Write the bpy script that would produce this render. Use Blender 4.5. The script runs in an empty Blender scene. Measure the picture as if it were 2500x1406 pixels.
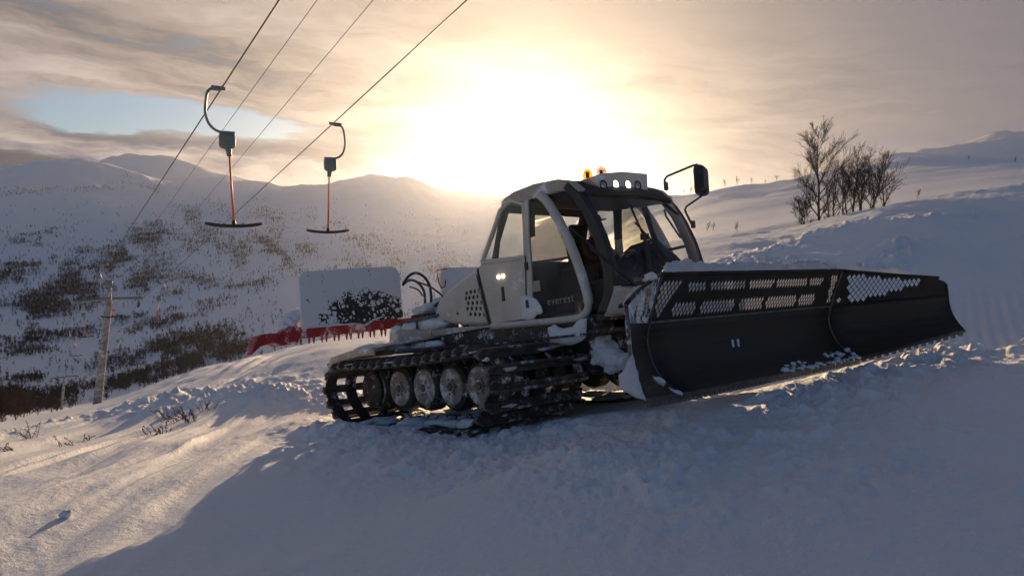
import bpy, bmesh, math, random
import numpy as np
from mathutils import Vector, Matrix, noise as mnoise
from mathutils.geometry import delaunay_2d_cdt
random.seed(7)
PI = math.pi
scn = bpy.context.scene
C = scn.collection

# ------------------------------------------------------------------ camera
FPX, CX, CY, PD = 1780.0, 1250.0, 703.0, math.radians(4.0)      # photograph's lens in pixels, tilt below level
cam_d = bpy.data.cameras.new('camera'); cam = bpy.data.objects.new('camera', cam_d); C.objects.link(cam)
cam_d.sensor_width = 36.0; cam_d.lens = 36.0 * FPX / 2500.0
cam_d.clip_start = 0.05; cam_d.clip_end = 40000
cam.location = (0, 0, 0); cam.rotation_euler = (math.radians(90) - PD, 0, 0)
scn.camera = cam

# ------------------------------------------------------------------ sky, sun, exposure
SUN_AZ, SUN_EL = math.radians(0.7), math.radians(6.2)
SUN = Vector((math.sin(SUN_AZ) * math.cos(SUN_EL), math.cos(SUN_AZ) * math.cos(SUN_EL), math.sin(SUN_EL)))
scn.view_settings.view_transform = 'Standard'; scn.view_settings.look = 'None'
scn.view_settings.exposure = 0.2; scn.view_settings.gamma = 1.0
scn.view_settings.use_curve_mapping = False
scn.cycles.use_denoising = True; scn.cycles.denoising_prefilter = 'ACCURATE'
scn.cycles.max_bounces = 6; scn.cycles.diffuse_bounces = 3; scn.cycles.glossy_bounces = 3
scn.cycles.transparent_max_bounces = 16; scn.cycles.transmission_bounces = 4
scn.cycles.volume_bounces = 0; scn.cycles.caustics_reflective = False; scn.cycles.caustics_refractive = False

sun_d = bpy.data.lights.new('sun', 'SUN'); sun = bpy.data.objects.new('sun', sun_d); C.objects.link(sun)
sun_d.energy = 5.0; sun_d.angle = math.radians(0.6); sun_d.color = (1.0, 0.70, 0.42)
sun.rotation_euler = (-SUN).to_track_quat('-Z', 'Y').to_euler()

W = bpy.data.worlds.new('World'); scn.world = W; W.use_nodes = True

class NT:
    """small node-tree writer"""
    def __init__(s, tree): s.t = tree; s.n = tree.nodes; s.l = tree.links
    def node(s, typ, **kw):
        nd = s.n.new(typ)
        for k, v in kw.items(): setattr(nd, k, v)
        return nd
    def put(s, sock, v):
        if isinstance(v, bpy.types.NodeSocket): s.l.new(v, sock)
        elif isinstance(v, (tuple, list)) and len(v) == 3 and sock.type == 'RGBA': sock.default_value = (*v, 1)
        else: sock.default_value = v
    def m(s, op, a, b=None, c=None, clamp=False):
        nd = s.node('ShaderNodeMath', operation=op, use_clamp=clamp)
        for i, v in enumerate((a, b, c)):
            if v is not None: s.put(nd.inputs[i], v)
        return nd.outputs[0]
    def vm(s, op, a, b=None):
        nd = s.node('ShaderNodeVectorMath', operation=op)
        s.put(nd.inputs[0], a)
        if b is not None: s.put(nd.inputs[1], b)
        return nd.outputs['Value'] if op in ('DOT_PRODUCT', 'LENGTH') else nd.outputs[0]
    def mix(s, f, a, b, mode='MIX'):
        nd = s.node('ShaderNodeMix', data_type='RGBA', blend_type=mode)
        s.put(nd.inputs[0], f); s.put(nd.inputs[6], a); s.put(nd.inputs[7], b)
        return nd.outputs[2]
    def sstep(s, v, lo, hi, a=0.0, b=1.0):
        nd = s.node('ShaderNodeMapRange', interpolation_type='SMOOTHSTEP')
        s.put(nd.inputs[0], v)
        for i, q in enumerate((lo, hi, a, b)): s.put(nd.inputs[i + 1], q)
        return nd.outputs[0]
    def noise(s, vec, scale, detail=4, rough=0.55, dist=0.0):
        nd = s.node('ShaderNodeTexNoise')
        if vec is not None: s.put(nd.inputs['Vector'], vec)
        s.put(nd.inputs['Scale'], scale); s.put(nd.inputs['Detail'], detail)
        s.put(nd.inputs['Roughness'], rough); s.put(nd.inputs['Distortion'], dist)
        return nd.outputs['Fac']
    def xyz(s, x, y, z):
        nd = s.node('ShaderNodeCombineXYZ')
        for i, v in enumerate((x, y, z)): s.put(nd.inputs[i], v)
        return nd.outputs[0]

def build_world():
    w = NT(W.node_tree); w.n.clear()
    STR = 0.13
    sky = w.node('ShaderNodeTexSky', sky_type='NISHITA', sun_disc=False)
    sky.sun_elevation = SUN_EL; sky.sun_rotation = SUN_AZ
    sky.altitude = 600; sky.air_density = 1.0; sky.dust_density = 0.5; sky.ozone_density = 1.6
    tc = w.node('ShaderNodeTexCoord'); d = tc.outputs['Generated']
    sep = w.node('ShaderNodeSeparateXYZ'); w.put(sep.inputs[0], d)
    x, y, z = sep.outputs
    az = w.m('ARCTAN2', x, y); el = w.m('ARCSINE', z)
    ca = w.vm('DOT_PRODUCT', d, tuple(SUN)); th = w.m('ARCCOSINE', w.m('MINIMUM', ca, 0.999999))   # angle to the sun
    ex = lambda v: w.m('EXPONENT', v)
    # streaky stratus: noise stretched along the horizon
    warp = w.noise(w.xyz(w.m('MULTIPLY', az, 4.0), w.m('MULTIPLY', el, 14.0), 0.0), 1.0, 6, 0.6)
    el2 = w.m('ADD', w.m('ADD', el, w.m('MULTIPLY', az, 0.08)), w.m('MULTIPLY', w.m('SUBTRACT', warp, 0.5), 0.085))
    n1 = w.noise(w.xyz(w.m('MULTIPLY', az, 3.6), w.m('MULTIPLY', el2, 21.0), 3.3), 1.0, 6, 0.58)
    n2 = w.noise(w.xyz(w.m('MULTIPLY', az, 8.0), w.m('MULTIPLY', el2, 55.0), 9.1), 1.0, 5, 0.6)
    # the clear strip low in the sky to the left
    gap_el = w.m('SUBTRACT', el2, 0.113)
    gap = ex(w.m('MULTIPLY', w.m('POWER', w.m('DIVIDE', gap_el, 0.022), 2.0), -1.0))
    gap = w.m('MULTIPLY', gap, w.m('MULTIPLY', w.sstep(az, -0.20, -0.36), w.sstep(az, -0.66, -0.52, 0.35, 1.0)))
    cover = w.m('SUBTRACT', 1.0, w.sstep(w.m('ADD', w.m('MULTIPLY', gap, 0.75), w.m('ADD', w.m('MULTIPLY', w.m('SUBTRACT', 0.5, n1), 2.0), w.m('MULTIPLY', w.m('SUBTRACT', 0.5, n2), 1.1))), 0.25, 0.80))
    cover = w.m('MAXIMUM', cover, 0.10)
    # thinner cloud towards the zenith and away from the sun lets blue through
    thin = w.m('MULTIPLY', w.sstep(th, 0.75, 1.7), w.sstep(n1, 0.75, 0.35))
    cover = w.m('MULTIPLY', cover, w.m('SUBTRACT', 1.0, w.m('MULTIPLY', thin, 0.9)))
    cover = w.m('MULTIPLY', cover, w.sstep(th, 1.9, 0.75, 0.15, 1.0))
    # brightness of the lit cloud: forward scattering round the sun
    g0 = w.sstep(th, 1.5, 0.15, 0.0, 1.0)
    base = w.mix(g0, (0.105, 0.105, 0.145), (0.445, 0.36, 0.31))
    f1 = ex(w.m('MULTIPLY', w.m('POWER', w.m('DIVIDE', th, 0.25), 2.0), -1.0))
    f2 = ex(w.m('MULTIPLY', w.m('POWER', w.m('DIVIDE', th, 0.115), 2.0), -1.0))
    f3 = ex(w.m('MULTIPLY', w.m('POWER', w.m('DIVIDE', th, 0.05), 2.0), -1.0))
    def sc(f, c): return w.vm('MULTIPLY', w.xyz(f, f, f), c)
    glow = w.vm('ADD', w.vm('ADD', sc(f1, (0.29, 0.215, 0.11)), sc(f2, (0.60, 0.50, 0.30))), sc(f3, (3.0, 2.7, 2.2)))
    # cloud relief: darker undersides, brighter edges
    shade = w.m('ADD', 0.80, w.m('MULTIPLY', w.m('SUBTRACT', n2, 0.47), w.sstep(el, 0.30, 0.16, 0.15, 1.5)))
    low = w.m('MULTIPLY', w.sstep(el, 0.134, 0.108), w.sstep(az, 0.02, -0.15, 0.4, 1.0))                             # heavier bank just above the hills
    bank = w.m('MULTIPLY', w.m('MULTIPLY', low, w.sstep(n1, 0.62, 0.44)), w.sstep(th, 0.12, 0.24))
    shade = w.m('MULTIPLY', shade, w.m('SUBTRACT', 1.0, w.m('MULTIPLY', bank, 0.62)))
    streak = w.m('MULTIPLY', w.sstep(az, 0.15, -0.25), w.m('SUBTRACT', n1, 0.47))
    shade = w.m('ADD', shade, w.m('MULTIPLY', w.m('MULTIPLY', streak, w.sstep(el, 0.36, 0.20, 0.45, 1.0)), 2.6))
    right = w.sstep(az, 0.10, 0.60)                             # the even, heavier veil to the right
    shade = w.m('MAXIMUM', w.m('SUBTRACT', shade, w.m('MULTIPLY', right, 0.22)), 0.25)
    soft = w.m('ADD', w.m('MULTIPLY', shade, w.m('SUBTRACT', 1.0, w.m('MULTIPLY', right, 0.85))), w.m('MULTIPLY', w.m('MULTIPLY', right, 0.85), 0.66))
    base = w.mix(w.m('MULTIPLY', right, 0.8), base, w.vm('MULTIPLY', base, (0.80, 0.88, 1.05)))
    base = w.mix(w.m('MULTIPLY', w.sstep(soft, 0.78, 0.40), 0.75), base, w.vm('MULTIPLY', base, (0.80, 0.94, 1.16)))
    base = w.mix(w.m('MULTIPLY', bank, 0.9), base, w.vm('MULTIPLY', base, (0.78, 0.92, 1.22)))
    cloud = w.vm('ADD', w.vm('MULTIPLY', base, w.xyz(soft, soft, soft)), w.vm('MULTIPLY', glow, w.xyz(w.m('ADD', 0.55, w.m('MULTIPLY', soft, 0.5)), w.m('ADD', 0.55, w.m('MULTIPLY', soft, 0.5)), w.m('ADD', 0.55, w.m('MULTIPLY', soft, 0.5)))))
    k = 1.0 / STR
    clear = w.vm('ADD', w.vm('MULTIPLY', sky.outputs[0], (0.64, 0.70, 0.86)), w.vm('MULTIPLY', glow, (k * .10, k * .10, k * .10)))
    cloud = w.vm('MULTIPLY', cloud, (k, k, k))
    col = w.mix(cover, clear, cloud)
    bg = w.node('ShaderNodeBackground'); w.put(bg.inputs[0], col); bg.inputs[1].default_value = STR
    out = w.node('ShaderNodeOutputWorld'); w.l.new(bg.outputs[0], out.inputs[0])
build_world()

# ------------------------------------------------------------------ pixels of the photograph -> directions and places
def ray(u, v):
    a, b = (u - CX) / FPX, -(v - CY) / FPX
    return Vector((a, math.cos(PD) + b * math.sin(PD), -math.sin(PD) + b * math.cos(PD)))
def at_depth(u, v, dep):                                        # dep metres ahead of the camera
    d = ray(u, v); return d * (dep / d.y)
# pose of the snow groomer on the slope (nose up-hill, towards the camera's right)
GY, GP, GR, GT = -0.845, 0.174, -0.021, Vector((0.398, 10.173, -2.446))
MG = (Matrix.Rotation(GY, 3, 'Z') @ Matrix.Rotation(-GP, 3, 'Y') @ Matrix.Rotation(GR, 3, 'X'))
MGI = MG.transposed()
def LP(u, v, ax, val):                                          # pixel -> groomer's own coordinates on a plane of the groomer
    o = MGI @ (-GT); d = MGI @ ray(u, v); t = (val - o[ax]) / d[ax]; return o + d * t
MGn = np.array(MG); GTn = np.array(GT)

# ------------------------------------------------------------------ numpy noise
def _hash(ix, iy, seed):
    h = (ix.astype(np.int64) * 374761393 + iy.astype(np.int64) * 668265263 + seed * 974634541) & 0xffffffff
    h = ((h ^ (h >> 13)) * 1274126177) & 0xffffffff
    return ((h ^ (h >> 16)) & 0xffff) / 65535.0
def vnoise(x, y, seed=0):
    ix, iy = np.floor(x), np.floor(y); fx, fy = x - ix, y - iy
    fx = fx * fx * fx * (fx * (fx * 6 - 15) + 10); fy = fy * fy * fy * (fy * (fy * 6 - 15) + 10)
    a, b, c, d = _hash(ix, iy, seed), _hash(ix + 1, iy, seed), _hash(ix, iy + 1, seed), _hash(ix + 1, iy + 1, seed)
    return (a + (b - a) * fx) * (1 - fy) + (c + (d - c) * fx) * fy
def fbm(x, y, octv=4, seed=0, gain=0.5):
    s = 0.0; amp = 1.0; tot = 0.0
    for o in range(octv):
        s = s + amp * vnoise(x, y, seed + o * 17); tot += amp; amp *= gain
        x, y = x * 2.03 + 11.7, y * 2.03 - 7.3
    return s / tot
def sst(v, a, b):
    t = np.clip((v - a) / (b - a), 0, 1); return t * t * (3 - 2 * t)
def pchip(xs, ys, q):
    xs = np.asarray(xs, float); ys = np.asarray(ys, float)
    h = np.diff(xs); dl = np.diff(ys) / h; m = np.zeros_like(ys)
    for i in range(1, len(xs) - 1):
        if dl[i - 1] * dl[i] > 0:
            w1, w2 = 2 * h[i] + h[i - 1], h[i] + 2 * h[i - 1]; m[i] = (w1 + w2) / (w1 / dl[i - 1] + w2 / dl[i])
    m[0], m[-1] = dl[0], dl[-1]
    i = np.clip(np.searchsorted(xs, q) - 1, 0, len(xs) - 2); t = np.clip((q - xs[i]) / h[i], 0, 1)
    return ys[i] * (1 + 2 * t) * (1 - t) ** 2 + h[i] * m[i] * t * (1 - t) ** 2 + ys[i + 1] * t * t * (3 - 2 * t) + h[i] * m[i + 1] * t * t * (t - 1)

# ------------------------------------------------------------------ the terrain
# profile of the land along bearings of the photograph: (range in metres, pixel row at which that ground shows)
VAL = [62, 100, 155, 230, 320, 430, 560, 720, 900, 1150, 1500, 1750, 2050, 2700, 3600, 7000]
COLS = {
 -700: [(18, 1110), (40, 1075), (62, 1060), (155, 1045), (230, 1035), (320, 1005), (430, 960), (560, 880), (720, 780), (900, 640), (1150, 510), (1500, 450), (1750, 425), (2700, 440), (7000, 540)],
 0:    [(18, 1072), (28, 1050), (40, 1044), (62, 1036), (100, 1030), (155, 1018), (230, 1005), (320, 970), (430, 915), (560, 830), (720, 720), (900, 590), (1150, 480), (1500, 428), (1750, 432), (2050, 445), (2700, 432), (7000, 540)],
 150:  [(18, 1048), (28, 1025), (40, 1012), (62, 1004), (100, 1000), (155, 1000), (230, 995), (320, 965), (430, 910), (560, 825), (720, 715), (900, 585), (1150, 470), (1500, 407), (1750, 415), (2050, 440), (2700, 418), (7000, 540)],
 240:  [(18, 1030), (28, 1003), (40, 990), (62, 984), (100, 986), (155, 988), (230, 985), (320, 955), (430, 900), (560, 815), (720, 705), (900, 575), (1150, 470), (1500, 412), (1750, 420), (2050, 440), (2700, 403), (7000, 540)],
 380:  [(18, 992), (28, 952), (42, 932), (62, 936), (100, 950), (155, 962), (230, 955), (320, 925), (430, 875), (560, 790), (720, 685), (900, 570), (1150, 480), (1500, 440), (1750, 450), (2050, 460), (2700, 378), (7000, 540)],
 480:  [(18, 965), (28, 912), (36, 899), (62, 912), (100, 930), (155, 942), (230, 938), (320, 910), (430, 860), (560, 775), (720, 670), (900, 560), (1150, 485), (1500, 448), (1750, 455), (2050, 460), (2700, 405), (7000, 540)],
 600:  [(18, 920), (24, 885), (30, 875), (62, 895), (100, 912), (155, 925), (230, 918), (320, 890), (430, 838), (560, 755), (720, 650), (900, 550), (1150, 488), (1500, 450), (1750, 456), (2700, 440), (7000, 540)],
 780:  [(16, 880), (22, 842), (27, 832), (62, 855), (100, 880), (155, 895), (230, 890), (320, 862), (430, 812), (560, 735), (720, 640), (900, 550), (1150, 492), (1500, 462), (1750, 465), (2700, 470), (7000, 540)],
 940:  [(18, 840), (27, 803), (62, 830), (100, 855), (155, 868), (230, 860), (320, 830), (430, 780), (560, 705), (720, 620), (900, 540), (1150, 475), (1500, 433), (1750, 445), (2700, 470), (7000, 540)],
 1150: [(18, 790), (30, 750), (62, 765), (100, 785), (155, 800), (230, 795), (320, 770), (430, 730), (560, 670), (720, 600), (900, 545), (1150, 505), (1500, 478), (1750, 480), (2700, 490), (7000, 540)],
 1400: [(18, 735), (32, 670), (62, 672), (100, 690), (155, 692), (230, 680), (320, 650), (430, 610), (560, 570), (720, 535), (900, 510), (1150, 490), (1500, 474), (2700, 490), (7000, 540)],
 1620: [(16, 700), (24, 625), (36, 591), (62, 597), (100, 602), (155, 596), (230, 580), (320, 548), (430, 515), (560, 486), (650, 474), (900, 490), (1500, 500), (2700, 500), (7000, 540)],
 1720: [(14, 705), (19, 650), (26, 602), (36, 579), (62, 584), (100, 584), (155, 570), (230, 548), (320, 520), (430, 490), (560, 470), (620, 466), (900, 482), (1500, 480), (2700, 490), (7000, 540)],
 1960: [(13, 758), (16, 700), (20, 630), (24, 578), (30, 552), (36, 543), (62, 546), (100, 543), (155, 528), (230, 505), (320, 478), (430, 454), (560, 440), (620, 438), (900, 446), (1500, 442), (2700, 450), (7000, 520)],
 2240: [(11, 812), (14, 762), (17, 700), (20, 622), (23, 560), (27, 520), (34, 489), (62, 492), (100, 488), (155, 475), (230, 452), (320, 425), (430, 400), (560, 389), (620, 388), (900, 394), (1500, 382), (2700, 372), (7000, 480)],
 2500: [(10, 885), (13, 815), (15, 770), (18, 700), (21, 625), (25, 560), (30, 505), (40, 455), (62, 456), (100, 456), (155, 446), (230, 428), (320, 408), (430, 394), (560, 387), (900, 392), (1500, 355), (2700, 318), (7000, 420)],
 3300: [(10, 850), (15, 730), (20, 620), (30, 480), (40, 430), (62, 425), (100, 420), (155, 405), (230, 390), (430, 370), (900, 360), (1500, 330), (2700, 300), (7000, 400)],
}
DOME = {150: 418, 240: 403, 380: 378, 480: 405, 600: 440}           # the round peak beyond the left-hand ridge
RIGHT_TOP = {2240: 372, 2500: 318, 3300: 308}                        # mountain shoulder at the right
for u in COLS:
    p_ = [q for q in COLS[u] if q[0] <= 1800]
    if u in RIGHT_TOP: p_ = [q for q in p_ if q[0] < 1400] + [(1450, RIGHT_TOP[u])]
    if u in DOME: p_ = [q for q in p_ if q[0] <= 1500] + [(1720, p_[-1][1] + 8), (2100, DOME[u])]
    COLS[u] = p_ + [(2900, 505), (7000, 572)]
def tan_el(u, v):
    d = ray(u, v); return d.z / math.hypot(d.x, d.y)
LR = np.linspace(math.log(8), math.log(7000), 420)
AZL = np.linspace(math.radians(-80), math.radians(80), 641)
def make_table():
    azs, rows = [], []
    for u, prof in sorted(COLS.items()):
        azs.append(math.atan((u - CX) / FPX))
        rs = [p[0] for p in prof]; es = [tan_el(u, p[1]) for p in prof]
        if rs[0] > 8: rs = [8] + rs; es = [es[0] - 0.08] + es
        rows.append(pchip(np.log(rs), es, LR))
    azs = [math.radians(-80)] + azs + [math.radians(80)]
    rows = [rows[0] - 0.05] + rows + [rows[-1] + 0.03]
    A = np.array(rows); T = np.empty((len(AZL), len(LR)))
    for j in range(len(LR)): T[:, j] = pchip(azs, A[:, j], AZL)
    for _ in range(14):                                           # soften the knees of the profiles
        T[1:-1] = (T[:-2] + 2 * T[1:-1] + T[2:]) / 4
    for _ in range(3):
        T[:, 1:-1] = (T[:, :-2] + 2 * T[:, 1:-1] + T[:, 2:]) / 4
    return T
TAB = make_table()
NRM = MGn[:, 2]
GX, GYY = -NRM[0] / NRM[2], -NRM[1] / NRM[2]                      # the piste the groomer stands on
def plane(x, y): return GTn[2] + GX * (x - GTn[0]) + GYY * (y - GTn[1])
def tab(az, r):
    i = np.clip((az - AZL[0]) / (AZL[1] - AZL[0]), 0, len(AZL) - 1.001); j = np.clip((np.log(np.maximum(r, 8)) - LR[0]) / (LR[1] - LR[0]), 0, len(LR) - 1.001)
    i0, j0 = i.astype(int), j.astype(int); a, b = i - i0, j - j0
    return (TAB[i0, j0] * (1 - b) + TAB[i0, j0 + 1] * b) * (1 - a) + (TAB[i0 + 1, j0] * (1 - b) + TAB[i0 + 1, j0 + 1] * b) * a
def base_z(x, y):
    az, r = np.arctan2(x, y), np.hypot(x, y)
    zp = plane(x, y)
    w = sst(r, 10.0, 19.0) * sst(np.abs(az), math.radians(100), math.radians(72))
    far = tab(az, r) * r
    zb = np.where(r > 40, -1.2 + (GX * x + GYY * y) * np.minimum(1, 40 / np.maximum(r, 1)) , zp)   # behind the camera
    return zp * (1 - w) + far * w if np.isscalar(w) else (zb * (1 - w) + far * w)
# line of churned snow between the untouched field and the piste
def _ground_hit(u, v, lo=3, hi=80):
    d = ray(u, v); best = None
    for t in np.linspace(lo, hi, 400):
        p = d * (t / math.hypot(d.x, d.y))
        if p.z < float(base_z(np.array([p.x]), np.array([p.y]))[0]): return p
    return d * hi
BERM = [np.array(_ground_hit(u, v))[:2] for u, v in [(-250, 1100), (0, 1062), (150, 1036), (300, 1005), (420, 985), (560, 968), (690, 972), (790, 985)]]
def dist_poly(x, y, pts):
    best = np.full(x.shape, 1e9)
    for a, b in zip(pts[:-1], pts[1:]):
        ab = b - a; t = np.clip(((x - a[0]) * ab[0] + (y - a[1]) * ab[1]) / (ab @ ab), 0, 1)
        best = np.minimum(best, np.hypot(x - a[0] - t * ab[0], y - a[1] - t * ab[1]))
    return best
CRACK = [np.array(_ground_hit(u, v))[:2] for u, v in [(2215, 585), (2195, 618), (2150, 645), (2060, 655), (1960, 640), (1860, 640), (1790, 655)]]
CREST = [np.array(_ground_hit(u, v))[:2] for u, v in [(1740, 655), (1800, 630), (1900, 600), (1970, 575), (2035, 565), (2110, 545), (2240, 540), (2400, 530)]]
def clods(x, y, s, seed):
    n = fbm(x * s, y * s, 3, seed, 0.55); return np.clip(n - 0.5, 0, 1) * 2.4 + 0.35 * np.abs(fbm(x * s * 2.3, y * s * 2.3, 3, seed + 5) - 0.5)
def ground_z(x, y):
    x = np.asarray(x, float); y = np.asarray(y, float)
    z = base_z(x, y); r = np.hypot(x, y); az = np.arctan2(x, y)
    near = sst(r, 120, 40)
    z = z - 0.30 * sst(r, 8.5, 4.0)                                   # added hollow round the camera, lets the groomer's shadow cover the foreground
    # groomer's frame
    dx, dy = x - GTn[0], y - GTn[1]
    xl = dx * math.cos(GY) + dy * math.sin(GY); yl = -dx * math.sin(GY) + dy * math.cos(GY)
    # the machine has sunk in: snow stands higher round blade and tail, clods all round
    z = z + 0.24 * sst(xl, 2.2, 3.6) * sst(xl, 8.5, 5.0) * sst(np.abs(yl), 5.5, 2.5)
    z = z + (0.20 + 0.16 * clods(x, y, 3.5, 201)) * np.exp(-((xl + 1.15) / 0.8) ** 2 - ((yl + 2.62) / 0.4) ** 2)
    z = z + 0.16 * np.exp(-((xl + 2.5) / 0.5) ** 2 - ((yl + 2.3) / 0.6) ** 2)
    z = z + 0.13 * np.exp(-((xl - 2.2) / 0.7) ** 2 - ((yl + 1.2) / 0.9) ** 2)
    pad = sst(xl, -4.0, -2.2) * sst(xl, 8.0, 5.2) * sst(np.abs(yl - 0.2), 5.2, 3.2)
    shaded_front = sst(yl, 0.0, -2.2) * sst(yl, -4.6, -2.7) * sst(xl, -1.8, 0.0) * sst(xl, 7, 5)
    front = sst(xl, 3.2, 4.0) * sst(xl, 5.9, 4.3) * sst(np.abs(yl), 4.6, 3.2)
    cl = clods(x, y, 4.2, 3) + 0.45 * clods(x, y, 9.5, 7)
    z = z + near * (0.095 * cl * np.maximum(shaded_front * 0.9, front) + 0.02 * pad * (fbm(x * 9, y * 9, 3, 71) - 0.5))
    z = z + near * 0.05 * np.maximum(shaded_front, front) * (fbm(x * 2.0, y * 2.0, 3, 21) - 0.5)
    # foreground: soft trampled snow
    ptch = sst(fbm(x * 0.7, y * 0.7, 3, 43), 0.48, 0.62)
    z = z + near * 0.10 * (fbm(x * 0.40, y * 0.40, 3, 31) - 0.5) + near * (0.012 + 0.022 * ptch) * (fbm(x * 5.5, y * 2.6, 4, 41) - 0.5)
    strk = fbm(x * 3.0 + y * 2.2, (y - x) * 0.35, 3, 47); z = z + near * sst(r, 12, 8) * 0.022 * np.clip(strk - 0.52, 0, 1)      # faint old runner lines
    # wind-packed field on the left: long low ripples running down-sun
    fieldm = sst(x + 0.25 * y, -0.2, -2.2) * sst(r, 45, 28) * sst(r, 2, 3)
    db = dist_poly(x, y, BERM)
    rip = 1 - 2 * np.abs(fbm(x * 1.5 + 0.10 * y, y * 0.16, 3, 51, 0.45) - 0.5); rip2 = fbm(x * 5.5 + 0.5 * y, y * 0.8, 3, 61)
    z = z + fieldm * (0.20 * (rip - 0.8) + 0.05 * (fbm(x * 4.2 + 0.35 * y, y * 0.30, 3, 67) - 0.5) + 0.02 * (rip2 - 0.5))
    hump = fbm(x * 0.55, y * 0.30, 3, 57); z = z + fieldm * 0.30 * (hump - 0.5)
    # churned berms and broken crust
    bm_ = np.exp(-(db / (0.5 + 0.02 * r)) ** 2)
    z = z + near * bm_ * (0.05 + 0.12 * np.clip(clods(x, y, 1.6, 81), 0, 1) + 0.16 * clods(x, y, 3.6, 83) + 0.06 * clods(x, y, 9, 85))
    pist = sst(db, 0.4, 3.0) * sst(az, math.radians(-40), math.radians(-20)) * sst(az, 0.05, -0.05) * sst(r, 11, 14)
    z = z + near * pist * 0.05 * (fbm(x * 1.1, y * 1.1, 4, 91) - 0.5)
    right = sst(az, math.radians(12), math.radians(20))
    dc = dist_poly(x, y, CRACK); z = z + near * right * np.exp(-(dc / 0.45) ** 2) * (0.03 + 0.26 * clods(x, y, 2.0, 101) + 0.20 * clods(x, y, 4.6, 103))
    dk = dist_poly(x, y, CREST); z = z + near * right * np.exp(-(dk / 0.55) ** 2) * (0.03 + 0.14 * clods(x, y, 1.7, 111) + 0.14 * clods(x, y, 4.2, 113))
    z = z + near * right * sst(r, 12, 20) * (0.55 * (fbm(x * 0.16, y * 0.16, 3, 121) - 0.5) + 0.16 * (fbm(x * 0.9, y * 0.5, 4, 131) - 0.5))
    trk = fbm((x * 0.95 + y * 0.3) * 2.2, (y * 0.95 - x * 0.3) * 0.12, 3, 135); z = z + near * right * sst(r, 14, 20) * 0.16 * np.abs(trk - 0.5)       # old ski and sledge lines along the bank
    z = z + near * right * sst(r, 12, 15) * 0.05 * (fbm(x * 2.6, y * 1.6, 4, 137) - 0.5)
    # groomed corduroy beyond the blade's far tip
    cor = sst(az, math.radians(26), math.radians(30)) * sst(r, 12.5, 13.5) * sst(r, 19, 16)
    z = z + cor * 0.011 * np.sin((x * 0.86 - y * 0.5) * 2 * PI / 0.19) * (0.5 + fbm(x * 0.8, y * 0.8, 2, 141))
    cl2 = sst(az, math.radians(24), math.radians(29)) * sst(r, 9.0, 10.5) * sst(r, 13.2, 12.2)
    z = z + cl2 * (0.30 * clods(x, y, 1.5, 151) + 0.06 * clods(x, y, 5, 153))
    # valley and far hills
    farm = sst(r, 60, 400); rel = np.minimum(r, 2600)
    z = z + farm * np.minimum(rel, 1500) * (0.030 * (fbm(x / 240, y / 240, 4, 161) - 0.5) + 0.014 * (fbm(x / 55, y / 80, 4, 171) - 0.5) - 0.016 * np.abs(fbm(x / 130, y / 190, 3, 181) - 0.5))
    return np.clip(z, -205, 268)
def gz(x, y): return float(ground_z(np.array([x]), np.array([y]))[0])
def ground_hit(u, v, lo=3.0, hi=2400.0, n=900):
    d = ray(u, v); h = math.hypot(d.x, d.y); ts = np.exp(np.linspace(math.log(lo), math.log(hi), n))
    px, py, pz = d.x / h * ts, d.y / h * ts, d.z / h * ts
    idx = np.nonzero(pz < ground_z(px, py))[0]
    if not len(idx): return None
    t = ts[idx[0]]; return Vector((px[idx[0]], py[idx[0]], float(ground_z(px[idx[0]:idx[0] + 1], py[idx[0]:idx[0] + 1])[0])))

# ------------------------------------------------------------------ materials
def material(name, color, rough=0.5, metal=0.0, var=0.0, scale=6.0, bump=0.0, bscale=30.0, spec=0.5, frost=0.0, fscale=5.0, coat=0.0):
    m = bpy.data.materials.new(name); m.use_nodes = True; t = NT(m.node_tree)
    b = t.n['Principled BSDF']; tc = t.node('ShaderNodeTexCoord'); v = tc.outputs['Object']
    col = color
    if var:
        n = t.noise(v, scale, 5, 0.6); f = t.sstep(n, 0.3, 0.7, 1 - var, 1 + var)
        col = t.vm('MULTIPLY', tuple(color), t.xyz(f, f, f))
    r = rough
    if frost:                                                     # rime and blown snow clinging in patches
        nf = t.sstep(t.m('ADD', t.noise(v, fscale, 6, 0.65, 0.4), t.m('MULTIPLY', t.noise(v, fscale * 9, 3), 0.25)), 0.77 - frost, 0.91 - frost)
        col = t.mix(nf, col if not isinstance(col, tuple) else (*col, 1), (0.78, 0.79, 0.83, 1)); r = t.m('ADD', rough, t.m('MULTIPLY', nf, 0.3))
    t.put(b.inputs['Base Color'], col if isinstance(col, bpy.types.NodeSocket) else (*color, 1))
    t.put(b.inputs['Roughness'], r); b.inputs['Metallic'].default_value = metal
    b.inputs['Specular IOR Level'].default_value = spec; b.inputs['Coat Weight'].default_value = coat
    if bump:
        bp = t.node('ShaderNodeBump'); bp.inputs['Strength'].default_value = bump; bp.inputs['Distance'].default_value = 0.02
        t.put(bp.inputs['Height'], t.noise(v, bscale, 5, 0.6)); t.l.new(bp.outputs[0], b.inputs['Normal'])
    return m
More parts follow.
